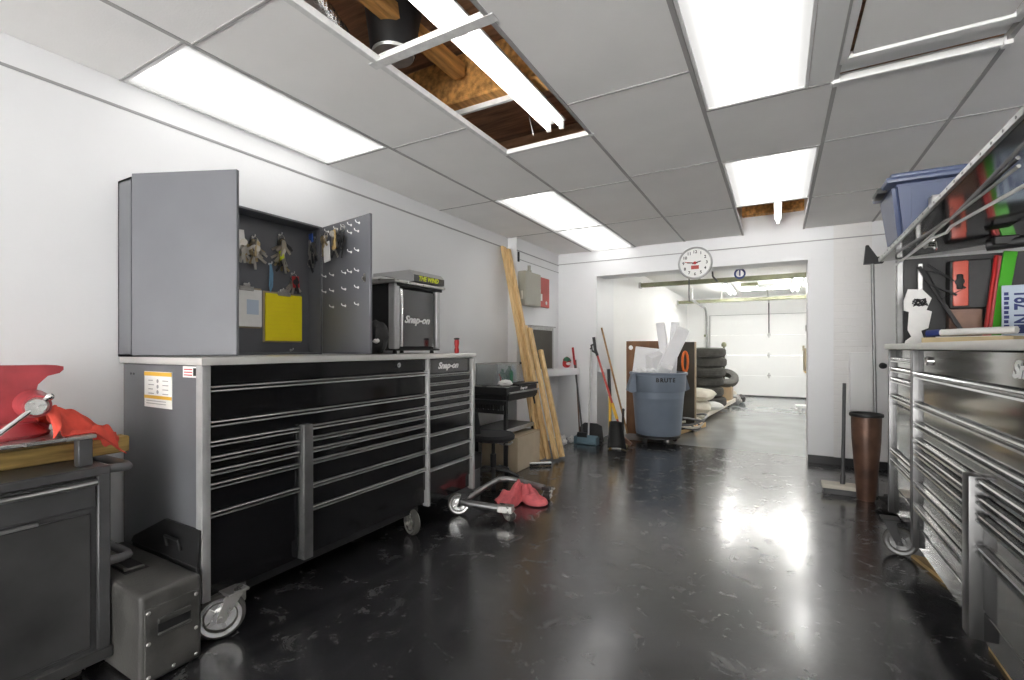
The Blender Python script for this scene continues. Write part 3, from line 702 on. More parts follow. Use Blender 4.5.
# dusty case between cart and chest
t = T('carrying_case', 'dusty dark grey plastic carrying case with slotted grip on floor between cart and chest', 'case', (-2.38, .93, 0))
G().box(-2.72, -2.045, .832, 1.048, .005, .345, .022, seg=3).out('body', 'casegrey', t)
G().box(-2.052, -2.038, .845, 1.034, .02, .29, .006, seg=2).out('front_plate', 'casegrey', t)
G().box(-2.039, -2.0345, .885, 1.0, .185, .232, .004).out('grip_recess', 'blackm', t)
G().box(-2.04, -2.026, .885, 1.0, .223, .243, .005, seg=2).box(-2.04, -2.028, .885, 1.0, .176, .188, .004).out('grip', 'casegrey', t)
g = G()
for yy, z_ in ((.856, .275), (1.02, .275), (.856, .16), (1.02, .14), (.856, .035), (1.02, .035), (.94, .035)): g.sph((-2.037, yy, z_), .0075, (.5, 1, 1), 10)
g.out('rivet', 'steel', t)
G().box(-2.5, -2.3, .885, .97, .343, .3465, .002).out('handle_recess', 'blackm', t)
G().tube([(-2.48, .9, .345), (-2.47, .9, .352), (-2.33, .9, .352), (-2.32, .91, .352), (-2.32, .955, .352), (-2.325, .955, .345)], .008, 8).out('top_handle', 'casegrey', t)
t = T('leaning_tray', 'black plastic tray leaning on grey end panel behind dusty case', 'tray', (-2.3, 1.05, .3))
G().prism([(-2.68, .0), (-2.10, .0), (-2.10, .155), (-2.39, .155), (-2.66, .03)], (0, 1.054, .345), (1, 0, 0), (0, .08, 1), -.010).box(-2.66, -2.10, 1.052, 1.062, .005, .35, .002).out('sheet', 'blackm', t)
G().tube([(-2.33, 1.050, .40), (-2.33, 1.040, .445), (-2.22, 1.040, .445), (-2.22, 1.050, .40)], .006, 8).out('handle', 'blackm', t)

# ------------------------------------------------------------------ beyond the chest: cart, stool, lumber
t = T('utility_cart', 'black utility cart with drawer, tool holes and lower shelf in the far left corner', 'cart', (-2.6, 4.42, 0))
ux0, ux1, uy0, uy1 = -2.80, -2.38, 4.10, 4.78
G().box(ux0, ux1, uy0, uy1, .775, .86, .006).out('top_tray', 'blackm', t)
G().box(ux0 + .01, ux1 - .01, uy0 + .01, uy1 - .01, .86, .866).out('liner', 'steel', t)
d = G().box(ux1 - .01, ux1 + .012, uy0 + .02, uy1 - .01, .735, .80, .003).out('drawer', 'blackm', t)
G().box(ux1 + .01, ux1 + .03, uy0 + .02, uy1 - .01, .795, .812, .003).out('handle', 'alu', d)
G().box(ux0, ux1, uy0 + .02, uy1, .72, .775, .004).out('drawer_case', 'blackm', t)
text('Snap-on', 'lettering', (ux1 + .002, uy0 + .36, .838), (0, 1, 0), (0, 0, 1), .04, 'white', t, .35, .0015, xs=1.2)
G().box(ux1 - .2, ux1 + .02, uy0 + .22, uy1, .866, .885, .004).out('lid', 'blackm', t)
g = G()
for i in range(6):
    xx = ux0 + .05 + i * .06
    g.box(xx - .022, xx - .01, uy0 - .06, uy0, .64, .73).box(xx + .012, xx + .026, uy0 - .06, uy0, .62, .73)
g.box(ux0, ux1, uy0 - .065, uy0 - .055, .69, .73).box(ux0, ux1, uy0 - .065, uy0 - .055, .60, .64).box(ux0, ux1, uy0 - .06, uy0, .725, .735)
g.out('tool_rack', 'blackm', t)
G().box(ux0, ux1, uy0, uy1, .40, .425, .004).out('shelf', 'cartdark', t)
G().box(ux1 - .004, ux1 + .012, uy0, uy1, .40, .44, .004).out('shelf_rim', 'alu', t)
for xx in (ux0 + .03, ux1 - .03):
    for yy in (uy0 + .03, uy1 - .03): G().box(xx - .018, xx + .018, yy - .018, yy + .018, .03, .775, .003).out('post', 'blackm', t)
for xx in (ux0 + .03, ux1 - .03):
    for yy in (uy0 + .03, uy1 - .03): caster(t, (xx, yy, .03), .03, (.3, 1, 0), .06, wm='steel')
# clear bin and contents on cart
t = T('clear_tub', 'clear plastic tub with rail on the black utility cart', 'tub', (-2.62, 4.3, .866))
tx0, tx1, ty0, ty1 = -2.79, -2.53, 4.16, 4.66
G().box(tx0, tx1, ty0, ty1, .868, .872).box(tx0, tx1, ty0, ty0 + .003, .87, 1.09).box(tx0, tx1, ty1 - .003, ty1, .87, 1.09).box(tx1 - .003, tx1, ty0, ty1, .87, 1.09).box(tx0, tx0 + .003, ty0, ty1, .87, 1.09).out('tub', 'gl', t, False)
G().tube([(tx1, ty0, 1.095), (tx1, ty1, 1.095), (tx0, ty1, 1.095), (tx0, ty0, 1.095)], .007, 8, True).out('rail', 'galv', t)
G().sph((tx1, ty1, 1.095), .016).out('rail_end', 'blackm', t)
for i, (dx, dy, m_, sz, lb) in enumerate([(-.03, .30, 'dgreen', .06, 'dark green bottle in the clear tub'), (-.07, .22, 'dgreen', .05, 'smaller dark green bottle beside larger one in clear tub'), (-.05, .12, 'redp', .035, 'small red can in clear tub'),
                                    (-.04, .05, 'silver', .045, 'grey fitting at near end of clear tub'), (-.05, .42, 'plateblue', .06, 'pale blue jug at far end of clear tub')]):
    sz *= 1.25; r_ = sz * .62
    one(G().lathe([(r_ * .9, 0), (r_, .01), (r_, sz * 1.6), (r_ * .5, sz * 2.1), (r_ * .35, sz * 2.3), (r_ * .35, sz * 2.6)], (tx1 + dx, ty0 + dy, .874)), 'bottle', m_, lb, 'bottle', group='bottles in the clear tub')
one(lump((-2.46, 4.20, .90), .06, .11, .034, 5., .3), 'white_cloth', 'paper', 'small crumpled white cloth on near edge of black utility cart', 'cloth')

# stool
t = T('work_stool', 'low black padded stool on gas post and star base beside utility cart', 'stool', (-2.30, 3.78, 0))
sx, sy = -2.33, 3.76
G().lathe([(.0, .40), (.17, .40), (.20, .415), (.205, .44), (.19, .462), (.0, .47)], (sx, sy, 0), seg=30).out('seat', 'fabric', t)
G().cyl((sx, sy, .22), (sx, sy, .40), .017, seg=14).out('gas_post', 'blackm', t)
G().cyl((sx, sy, .10), (sx, sy, .27), .028, seg=14).out('post_sleeve', 'blackm', t)
G().tube([(sx + .03, sy - .02, .39), (sx + .12, sy - .03, .375), (sx + .2, sy - .04, .385), (sx + .23, sy - .04, .41)], .009, 8).out('lever', 'steel', t)
G().beam((sx - .10, sy - .1, .45), (sx - .12, sy - .12, .66), .05, .02, (1, 1, 0), .006).out('back_support', 'blackm', t)
for k in range(5):
    an = k * 2 * math.pi / 5 + .25; d_ = Vector((math.cos(an), math.sin(an), 0)); c_ = Vector((sx, sy, 0))
    lg = G().tube([c_ + d_ * .02 + Vector((0, 0, .13)), c_ + d_ * .14 + Vector((0, 0, .115)), c_ + d_ * .25 + Vector((0, 0, .07))], [.024, .019, .014], 8).out('leg', 'blackm', t)
    s_ = Vector((-d_.y, d_.x, 0)); q = c_ + d_ * .245 + Vector((0, 0, .028))
    G().cyl(q - s_ * .02, q + s_ * .02, .028, seg=14).cyl(q + Vector((0, 0, .0)), q + Vector((0, 0, .05)), .007, seg=8).out('caster', 'blackm', lg)

# low storage box next to the locker
t = T('floor_box', 'low grey box with black lid on floor behind end of black chest', 'box', (-2.5, 3.3, 0))
G().box(-2.76, -2.30, 3.14, 3.50, .0, .20, .006).out('box', 'grey', t)
G().box(-2.77, -2.29, 3.13, 3.51, .20, .34, .01).out('lid', 'blackm', t)

# U shaped steel base on casters
t = T('wheeled_steel_base', 'U shaped grey steel tube base on small casters beside end locker', 'wheeled base', (-1.9, 3.25, 0))
g = G().tube([(-1.74, 2.97, .085), (-2.02, 2.90, .10), (-2.07, 2.90, .105)], .026, 12)
g.tube([(-2.06, 2.88, .105), (-2.10, 3.2, .115), (-2.12, 3.50, .12), (-2.06, 3.56, .12), (-1.98, 3.575, .115), (-1.70, 3.56, .095)], .024, 12)
g.out('tube_frame', 'alud', t)
G().beam((-1.79, 2.96, .09), (-1.68, 2.985, .088), .07, .05, (0, 1, 0), .004).out('end_bracket', 'steel', t)
caster(t, (-1.70, 2.985, .034), .034, (.5, 1, 0), .072, wm='steel'); caster(t, (-1.68, 3.56, .034), .034, (1, .2, 0), .078, wm='blackm')
G().box(-1.72, -1.65, 3.535, 3.585, .075, .105, .004).out('end_bracket', 'blackm', t)

# pink rag on floor
def heap(cx, cy, rx, ry, h, seed):
    def f(a, b):
        th = a * 2 * math.pi
        lobes = 1 + .34 * math.sin(3 * th + seed) + .26 * math.sin(5 * th + 2 * seed) + .1 * noise.noise(Vector((math.cos(th) * 3, math.sin(th) * 3, seed)))
        r = b * lobes
        p = Vector((r * rx * math.cos(th), r * ry * math.sin(th), 0))
        fold = .5 * noise.noise(Vector((p.x * 14, p.y * 14, seed))) + .5 * abs(math.sin(4.0 * th + 7 * b + seed)) * (b ** .5) * 1.3
        z = h * (max(0, 1 - b) ** .8) * (.75 + .5 * fold) + .05 * fold * (1 - b * .6) * (1 if b > .1 else b * 10)
        return Vector((cx + p.x, cy + p.y, max(.004 + .004 * abs(fold), z)))
    return G().grid(f, 72, 22, True)
one(heap(-1.86, 3.44, .17, .23, .16, 1.3), 'floor_rag', 'ragpink', 'crumpled red cloth lying on the black floor by steel base', 'rag', solid=.004)

# cardboard box behind stool
t = T('cardboard_box', 'plain cardboard box on floor behind the black stool', 'box', (-2.45, 4.35, 0))
G().box(-2.72, -2.30, 4.16, 4.70, .0, .36, .004).out('carton', 'card', t)
G().box(-2.299, -2.296, 4.18, 4.68, .01, .35).out('pale_side', 'cardl', t)

# steel toe bar on the floor
one(G().tube([(-2.42, 4.20, .05), (-2.40, 4.36, .028), (-2.30, 4.46, .026), (-2.12, 4.60, .026)], .022, 10), 'floor_bar', 'chrome', 'short chrome bar on floor in front of the leaning lumber', 'bar')

# lumber
lum = [((-2.80, 4.74, 2.45), (-2.28, 4.72, .03), .085, .035, 'tall pale board leaning to the top of the wall, left of the pair'),
       ((-2.77, 4.81, 2.43), (-2.22, 4.76, .03), .06, .035, 'tall pale board leaning to the top of the wall, right of the pair'),
       ((-2.66, 4.86, 1.52), (-2.40, 4.85, .03), .085, .035, 'middle height board leaning in front of grey wall box, leftmost'),
       ((-2.60, 4.90, 1.53), (-2.30, 4.86, .03), .085, .036, 'middle height board leaning in front of grey wall box, second from left'),
       ((-2.55, 4.93, 1.50), (-2.15, 4.80, .03), .075, .036, 'middle height board standing out rightmost before grey wall box'),
       ((-2.50, 5.12, 1.24), (-2.13, 4.92, .03), .06, .045, 'short thin pale board, shortest of the leaning lumber')]
for p0, p1, w_, th_, lb in lum:
    one(G().beam(p1, p0, w_, th_, (0, 1, 0), .003), 'lumber_board', 'pine', lb, 'lumber', group='lumber leaning in the far left corner')

# pier equipment
t = T('electrical_panel', 'beige electrical box mounted on white pier', 'electrical box', (-2.67, 5.15, 1.78))
G().box(-2.72, -2.62, 4.955, 5.37, 1.78, 2.19, .004).out('box', 'beige', t)
G().box(-2.62, -2.612, 4.965, 5.36, 1.79, 2.18, .003).out('door', 'beige', t)
G().box(-2.613, -2.605, 5.33, 5.345, 1.96, 2.0, .002).out('latch', 'steel', t)
G().box(-2.68, -2.65, 4.945, 4.956, 1.85, 1.95, .002).out('side_plate', 'sack', t)
G().cyl((-2.67, 5.15, 2.19), (-2.67, 5.15, 2.28), .02, seg=12).cyl((-2.67, 5.15, 2.19), (-2.67, 5.15, 2.22), .03, seg=12).out('conduit', 'beige', t)
t = T('red_control_panel', 'red painted panel beside the beige electrical box', 'panel', (-2.71, 5.6, 1.80))
G().box(-2.72, -2.69, 5.44, 5.78, 1.80, 2.19, .003).out('plate', 'redpanel', t)
G().box(-2.69, -2.687, 5.50, 5.56, 1.88, 1.97, .001).cyl((-2.69, 5.68, 1.86), (-2.685, 5.68, 1.86), .025, seg=12).out('decal', 'paper', t)
one(G().box(-2.72, -2.70, 4.935, 4.965, 2.30, 2.42, .006), 'wall_bracket', 'blackm', 'small black bracket high on the pier edge', 'bracket')
S(G().prism([(-2.72, 5.1), (-2.50, 5.6), (-2.40, 6.0), (-2.40, YB), (-2.72, YB)], (0, 0, .90), (1, 0, 0), (0, 1, 0), .085), 'trim_6', 'wall')
t = T('wall_box', 'dark grey steel wall box with pale frame standing on white ledge', 'wall box', (-2.66, 5.4, .985))
G().box(-2.72, -2.60, 5.08, 5.72, .985, 1.53, .005).out('frame', 'galv', t)
G().box(-2.60, -2.592, 5.12, 5.66, 1.0, 1.49, .003).out('front', 'dboard', t)
G().box(-2.73, -2.575, 5.06, 5.74, 1.53, 1.545, .003).out('top_lip', 'galv', t)
t = T('wall_outlet', 'small grey switch plate on pier right of dark wall box', 'outlet', (-2.715, 5.92, 1.12))
G().box(-2.72, -2.712, 5.88, 5.96, 1.11, 1.24, .002).out('plate', 'galv', t)
G().box(-2.712, -2.706, 5.905, 5.935, 1.14, 1.21, .002).out('switch', 'cartdark', t)
t = T('ball_cap', 'round red green and white cap on the corner ledge', 'cap', (-2.5, 6.02, .985))
lump((-2.53, 6.0, 1.065), .06, .06, .075, 2., .2).out('crown', 'redp', t)
lump((-2.52, 5.985, 1.10), .05, .05, .04, 9., .3).out('top', 'dgreen', t)
G().sph((-2.48, 5.95, 1.05), .035, (1, 1, .6)).out('panel', 'paper', t)
S(G().box(-2.15, -2.06, 6.25, 6.5, .93, .985), 'trim_7', 'wall')

# ------------------------------------------------------------------ brooms etc
def pole(p0, p1, r, m, name, par, r2=None): return G().cyl(p0, p1, r, r2, 12).out(name, m, par)
t = T('lobby_broom', 'dark broom with red grip leaning on back wall, leftmost of the tools', 'broom', (-2.25, 5.95, 0))
pole((-2.27, 5.93, .10), (-2.46, 6.10, 1.10), .012, 'cartdark', 'handle', t)
pole((-2.447, 6.088, 1.03), (-2.49, 6.12, 1.27), .016, 'redp', 'grip', t)
G().prism([(-.1, 0), (.1, 0), (.06, .13), (-.06, .13)], (-2.27, 5.94, .01), (1, 0, 0), (0, 0, 1), .05).out('bristles', 'blackm', t)
t = T('thin_stick', 'thin dark stick leaning behind the red grip broom', 'stick', (-2.4, 6.1, 0))
pole((-2.36, 6.06, .01), (-2.45, 6.13, 1.1), .010, 'rustm', 'shaft', t)
t = T('lobby_dustpan', 'blue grey lobby dustpan with upright grey metal handle', 'dustpan', (-2.2, 5.93, 0))
G().prism([(-.15, 0), (.15, 0), (.14, .1), (-.14, .1)], (-2.19, 5.88, .015), (1, 0, 0), (0, .35, 1), .012).box(-2.34, -2.04, 5.80, 5.90, .004, .016, .003).box(-2.345, -2.335, 5.80, 5.92, .004, .1).box(-2.045, -2.035, 5.80, 5.92, .004, .1).out('pan', 'dustblue', t)
pole((-2.19, 5.93, .06), (-2.19, 6.03, 1.25), .012, 'galv', 'handle', t)
G().sph((-2.19, 6.03, 1.255), .016).out('grip_cap', 'blackm', t)
t = T('black_dustpan', 'big black dustpan standing behind blue grey dustpan', 'dustpan', (-2.2, 6.05, 0))
G().prism([(-.2, 0), (.16, 0), (.12, .2), (.05, .23), (-.12, .23), (-.18, .18)], (-2.18, 6.04, .02), (1, 0, 0), (0, .2, 1), -.02).box(-2.38, -2.02, 5.98, 6.04, .005, .03, .004).out('pan', 'blackm', t)
t = T('orange_shovel', 'shovel with black D grip and orange red shaft leaning on jamb', 'shovel', (-1.9, 6.0, 0))
a_, b_ = Vector((-2.12, 6.09, 1.16)), Vector((-1.80, 5.97, .30))
pole(b_, a_, .015, 'redpanel', 'shaft', t)
G().tube([a_, a_ + Vector((-.03, 0, .08)), a_ + Vector((-.055, 0, .25))], .02, 10).tube([a_ + Vector((-.01, 0, .03)), a_ + Vector((-.06, -.05, .07)), a_ + Vector((-.07, -.05, .14)), a_ + Vector((-.03, 0, .16))], .014, 8).out('grip', 'blackm', t)
pole(b_ + (a_ - b_) * .05, b_ + (a_ - b_) * .28, .021, 'yel', 'sleeve', t)
G().grid(lambda a, b: Vector((-1.80 + (a - .5) * (.24 - .08 * b) + .06 * (1 - b), 5.93 - .14 * (1 - b) + .07 * (2 * a - 1) ** 2 * -1, .012 + .31 * b)), 12, 10).out('blade', 'ink', t, True, .006)
t = T('push_broom', 'push broom with long wooden handle leaning behind grey bin', 'broom', (-1.85, 6.1, 0))
pole((-1.72, 6.12, .14), (-2.10, 6.20, 1.54), .013, 'handle', 'handle', t)
G().beam((-1.86, 5.94, .20), (-1.62, 5.92, .035), .045, .06, (0, 1, 0), .006).out('head', 'rustm', t)
G().beam((-1.84, 5.90, .12), (-1.66, 5.88, .012), .06, .05, (0, 1, 0), .002).out('bristles', 'cream', t)
t = T('yellow_handle_tool', 'short black and yellow handled tool between shovel and bin', 'tool', (-1.95, 6.12, 0))
pole((-1.93, 6.05, .02), (-1.96, 6.13, .62), .02, 'yel', 'shaft', t); pole((-1.96, 6.13, .62), (-1.985, 6.15, .98), .022, 'blackm', 'grip', t)
t = T('black_bar_tool', 'short black bar standing left of grey bin', 'tool', (-1.76, 6.1, 0))
pole((-1.76, 6.02, .02), (-1.77, 6.10, .45), .016, 'blackm', 'shaft', t); G().sph((-1.77, 6.10, .45), .02).out('knob', 'blackm', t)
for i, (xx, yy) in enumerate(((-2.52, 5.78), (-2.44, 5.66), (-2.40, 5.86), (-2.56, 5.92))):
    one(lump((xx, yy, .04), .05, .05, .042, 11 + i * 3, .5), 'crumpled_paper', 'paper', ['crumpled paper scrap, back left of pile by lumber', 'crumpled paper scrap nearest the lumber foot', 'crumpled paper scrap nearest the blue dustpan', 'crumpled paper scrap deepest in corner under ledge'][i], 'paper scrap', group='paper scraps in the corner')

# ------------------------------------------------------------------ trash bin with foam
bc = Vector((-1.42, 6.55, 0))
t = T('trash_bin', 'big blue grey round trash bin on wheeled black dolly', 'trash bin', bc)
g = G().lathe([(.27, .10), (.288, .105), (.295, .13), (.338, .68), (.345, .69), (.352, .70), (.36, .90), (.378, .905), (.382, .93), (.372, .94), (.352, .938), (.345, .72), (.28, .13), (.0, .125)], bc, seg=48)
g.out('bin', 'bin', t)
for sgn in (-1, 1):
    d_ = Vector((math.cos(R(29.5)), math.sin(R(29.5)), 0)) * sgn
    G().prism([(.34, .69), (.40, .67), (.455, .70), (.44, .76), (.39, .925), (.35, .925)], bc - d_.cross(Vector((0, 0, 1))) * .06, d_, (0, 0, 1), -.12 if sgn > 0 else -.12).out('lift_handle', 'bin', t)
dl = G().lathe([(.0, .062), (.27, .062), (.29, .07), (.29, .095), (.27, .10), (.0, .10)], bc, seg=36).out('dolly', 'blackm', t)
for k in range(5):
    an = k * 2 * math.pi / 5 + .3; p = bc + Vector((math.cos(an) * .22, math.sin(an) * .22, .031)); s_ = Vector((math.cos(an + 1), math.sin(an + 1), 0))
    G().cyl(p - s_ * .014, p + s_ * .014, .031, seg=16).cyl(p, p + Vector((0, 0, .05)), .01, seg=8).out('caster', 'blackm', dl)
nf = Vector((.19, -.98, 0)).normalized(); rt = Vector((.98, .19, 0)).normalized()
for j, ch in enumerate('BRUTE'):
    an = R(-62 + 8.5 * (j - 2)); p = bc + Vector((math.cos(an) * .361, math.sin(an) * .361, .845))
    text(ch, 'lettering', p, (-math.sin(an), math.cos(an), 0), (0, 0, 1), .072, 'ink', t, 0, .003)
fo = [((-1.33, 6.50, 1.22), (.11, .10, .78), (.05, -.12, .1), 'upright white foam block, left of the tall pair in bin'), ((-1.22, 6.56, 1.24), (.10, .12, .74), (.1, .05, .3), 'upright white foam block, right of the tall pair in bin'),
      ((-1.23, 6.40, 1.16), (.17, .13, .80), (.12, .42, .25), 'long white foam slab tilted right over the bin rim'), ((-1.58, 6.55, 1.04), (.34, .05, .46), (-.1, .12, .2), 'flat white foam sheet at left side of bin'),
      ((-1.43, 6.44, 1.0), (.20, .14, .40), (.3, -.3, .8), 'short white foam block low in bin centre'), ((-1.30, 6.36, .96), (.16, .16, .2), (.5, .4, .2), 'chunky white foam lump at front of bin')]
for c_, s_, e_, lb in fo:
    mx = Matrix.Translation(c_) @ Euler(e_).to_matrix().to_4x4()
    one(G().box(-s_[0] / 2, s_[0] / 2, -s_[1] / 2, s_[1] / 2, -s_[2] / 2, s_[2] / 2, .008, mx), 'foam_block', 'foam', lb, 'foam', group='foam packing in the trash bin')
for i, (dx, dy) in enumerate(((-.22, -.18), (-.12, -.24), (-.02, -.26), (-.2, -.05))):
    one(lump((bc.x + dx, bc.y + dy, .95), .07, .06, .045, 20 + i, .4), 'foam_scrap', 'foam', ['broken foam scrap at left front of bin rim', 'broken foam scrap just left of bin front centre', 'broken foam scrap at bin front centre', 'broken foam scrap at left back of bin rim'][i], 'foam', group='foam scraps on the bin')

t = T('plywood_board', 'brown plywood board with round hole standing behind the bin', 'board', (-1.72, 6.98, 0))
g = G()
hx, hz, hr = -1.90, 1.27, .035
bz1 = 1.365
ring = [(hx + hr * math.cos(a), hz + hr * math.sin(a)) for a in [i * math.pi / 8 for i in range(16)]]
tb = bmesh.new(); yb = 6.93
x0, x1 = -1.965, -1.45
outer = [(x1, hz), (x1, bz1), (hx, bz1), (x0, bz1), (x0, hz), (x0, 0), (hx, 0), (x1, 0)]
for y_ in (yb, yb + .02):
    vo = [tb.verts.new((a, y_, b)) for a, b in outer]; vi = [tb.verts.new((a, y_, b)) for a, b in ring]
    seq = [(0, 0), (1, 2), (2, 4), (3, 6), (4, 8), (5, 10), (6, 12), (7, 14)]
    for q in range(8):
        o0, i0 = seq[q]; o1, i1 = seq[(q + 1) % 8]; i1 = i1 if i1 > i0 else 16
        tb.faces.new([vo[o0], vo[o1]] + [vi[k % 16] for k in range(i1, i0 - 1, -1)])
    if y_ == yb: v0, w0 = vo, vi
for q in range(8): tb.faces.new((v0[q], v0[(q + 1) % 8], vo[(q + 1) % 8], vo[q]))
for q in range(16): tb.faces.new((w0[q], w0[(q + 1) % 16], vi[(q + 1) % 16], vi[q]))
g._merge(tb); g.out('sheet', 'ply', t, False)
t = T('leaning_board', 'tall dark brown panel standing edge-on right of the bin', 'board', (-1.13, 7.4, 0))
G().box(-1.42, -1.075, 7.38, 7.43, .12, 1.355, .003).out('board', 'dboard', t)
G().box(-1.075, -1.055, 7.37, 7.44, .12, 1.355, .003).out('edge_strip', 'card', t)
one(G().tube([(-1.20 + .035 * math.cos(a), 7.34 + .02 * math.cos(a), 1.06 + .15 * math.sin(a)) for a in [i * math.pi / 10 for i in range(20)]], .018, 8, True), 'orange_cord_coil', 'orange', 'orange cord coil hanging on the dark panel behind bin', 'cord')
for i in range(5):
    pts = []
    for k in range(26):
        a = k / 25 * 2 * math.pi * 1.3 + i
        pts.append((-1.25 + (.17 + .02 * i) * math.cos(a) + .03 * i, 7.35 + (.22 + .03 * i) * math.sin(a) - .05 * i, .05 + .05 * i + .05 * math.sin(a * 1.5 + i)))
    one(G().tube(pts, .016, 8), 'hose_loop', ['blackm', 'tubegrey', 'cartdark', 'sack', 'tubegrey'][i], ['black hose loop lowest on floor right of bin', 'grey hose loop second from floor beside bin', 'dark grey hose loop in middle of the hose heap', 'cream hose loop in the hose heap by bin', 'topmost grey hose loop of the hose heap'][i], 'hose', group='hose heap right of the bin')
one(G().beam((-1.30, 6.95, .05), (-1.02, 8.0, .05), .06, .07, (1, 0, 0), .003), 'floor_plank', 'pine', 'pale plank lying on floor beneath the hose heap', 'plank')

# platform cart with tyres and sacks
t = T('platform_cart', 'low wooden platform cart with upright pipe posts in garage', 'cart', (-1.3, 9.6, 0))
pm = Matrix.Translation((-1.35, 9.6, 0)) @ Matrix.Rotation(R(-5), 4, 'Z')
G().box(-.36, .36, -1.75, 1.75, .11, .15, .004, pm).out('deck', 'pine', t)
G().box(.36, .40, -1.75, 1.75, .09, .17, .004, pm).box(-.40, -.36, -1.75, 1.75, .09, .17, .004, pm).box(-.4, .4, -1.79, -1.75, .09, .17, .004, pm).out('deck_rail', 'sack', t)
for (lx, ly, hh) in ((.24, -1.72, 1.08), (-.3, -1.55, 1.1), (.17, 1.70, 1.15), (-.3, 1.7, .9)):
    p = pm @ Vector((lx, ly, .15)); q = p + Vector((0, 0, hh))
    ps = G().cyl(p, q, .022, seg=12).out('post', 'olive', t)
    G().lathe([(.0, -.02), (.05, 0), (.055, .05), (.03, .09), (.0, .095)], q, seg=14).out('post_cap', 'olive', ps)
for lx, ly in ((-.3, -1.5), (.3, -1.5), (-.3, 1.5), (.3, 1.5)):
    p = pm @ Vector((lx, ly, .05)); G().cyl(p - Vector((.02, 0, 0)), p + Vector((.02, 0, 0)), .05, seg=18).cyl(p, p + Vector((0, 0, .06)), .015, seg=8).out('caster', 'rubber', t)
tyl = ['lowest tyre of the stack, resting on platform cart', 'second tyre from the bottom, behind the sacks', 'third tyre from the bottom of the stack', 'third tyre from the top of the stack', 'second tyre from the top of the stack', 'topmost tyre of the stack in garage']
for i in range(6):
    dx, dy = random.uniform(-.03, .03), random.uniform(-.03, .03); zc = .245 + i * .187
    k = T('tyre', tyl[i], 'tyre', (-1.2 + dx, 9.75 + dy, zc - .092), group='stack of tyres on the platform cart')
    prof = [(.19, -.085), (.24, -.092), (.285, -.085), (.315, -.065), (.325, -.03), (.325, .03), (.315, .065), (.285, .085), (.24, .092), (.19, .085), (.185, .04), (.2, .0), (.185, -.04)]
    G().lathe(prof, (-1.2 + dx, 9.75 + dy, zc), seg=40, close=True).out('rubber_casing', 'rubber', k)
    g = G()
    for z_ in (-.035, 0, .035): g.lathe([(.3255, z_ - .006), (.329, z_ - .004), (.329, z_ + .004), (.3255, z_ + .006)], (-1.2 + dx, 9.75 + dy, zc), seg=40, close=True)
    g.out('tread_rib', 'rubber', k)
def pillow(c, sx, sy, sz, rz, seed):
    def f(a, b):
        u_, v_ = a * 2 - 1, b * 2 - 1
        return u_, v_
    g = G(); mx = Matrix.Translation(c) @ Matrix.Rotation(rz, 4, 'Z')
    for sgn in (1, -1):
        def f(a, b, sgn=sgn):
            u_, v_ = a * 2 - 1, b * 2 - 1
            h = (max(0, 1 - u_ ** 4) * max(0, 1 - v_ ** 4)) ** .5
            z = sgn * sz * h * (1 + .12 * noise.noise(Vector((u_ * 2, v_ * 2, seed))))
            if sgn < 0: z *= .9
            return mx @ Vector((u_ * sx, v_ * sy, z))
        g.grid(f, 16, 16)
    bmesh.ops.remove_doubles(g.bm, verts=g.bm.verts, dist=1e-4)
    return g
sk = [((-1.25, 8.55, .26), .27, .36, .11, 0.1, 'sack', 'bottom cream sack on front of platform cart'), ((-1.22, 8.58, .46), .26, .35, .11, -.1, 'sack', 'top cream sack with red printing on platform cart'), ((-1.05, 9.18, .22), .16, .2, .07, .5, 'paper', 'small white sack between cream sacks and tyres')]
for c_, a, b, h_, rz, m_, lb in sk:
    o = one(pillow(c_, a, b, h_, rz, a * 9), 'material_sack', m_, lb, 'sack', group='sacks on the platform cart')
    if 'top' in lb: G().box(-1.44, -1.24, 8.225, 8.235, .40, .52, .003).out('red_print', 'redp', o)
for i, (xx, yy, r_, m_) in enumerate(((-.82, 11.55, .12, 'galv'), (-.75, 12.1, .1, 'cartdark'), (-.95, 11.9, .15, 'sack'))):
    one(lump((xx, yy, r_ * .93), r_, r_, r_, 31 + i, .35), 'scrap_bundle', m_, ['grey scrap bundle on floor beyond the tyres', 'dark scrap bundle nearest the garage door', 'pale scrap bundle at far end of platform cart'][i], 'bundle', group='bundles beyond the tyres')
t = T('far_wheel', 'small wheel rim leaning past the tyre stack', 'wheel', (-1.0, 11.2, 0))
G().lathe([(.1, -.06), (.2, -.07), (.25, -.05), (.26, 0), (.25, .05), (.2, .07), (.1, .06)], (-.98, 11.1, .62), (.2, -.6, .8), 28, True).out('casing', 'rubber', t)
G().box(-1.25, -.85, 10.95, 11.35, .15, .48, .01).out('support_crate', 'card', t)

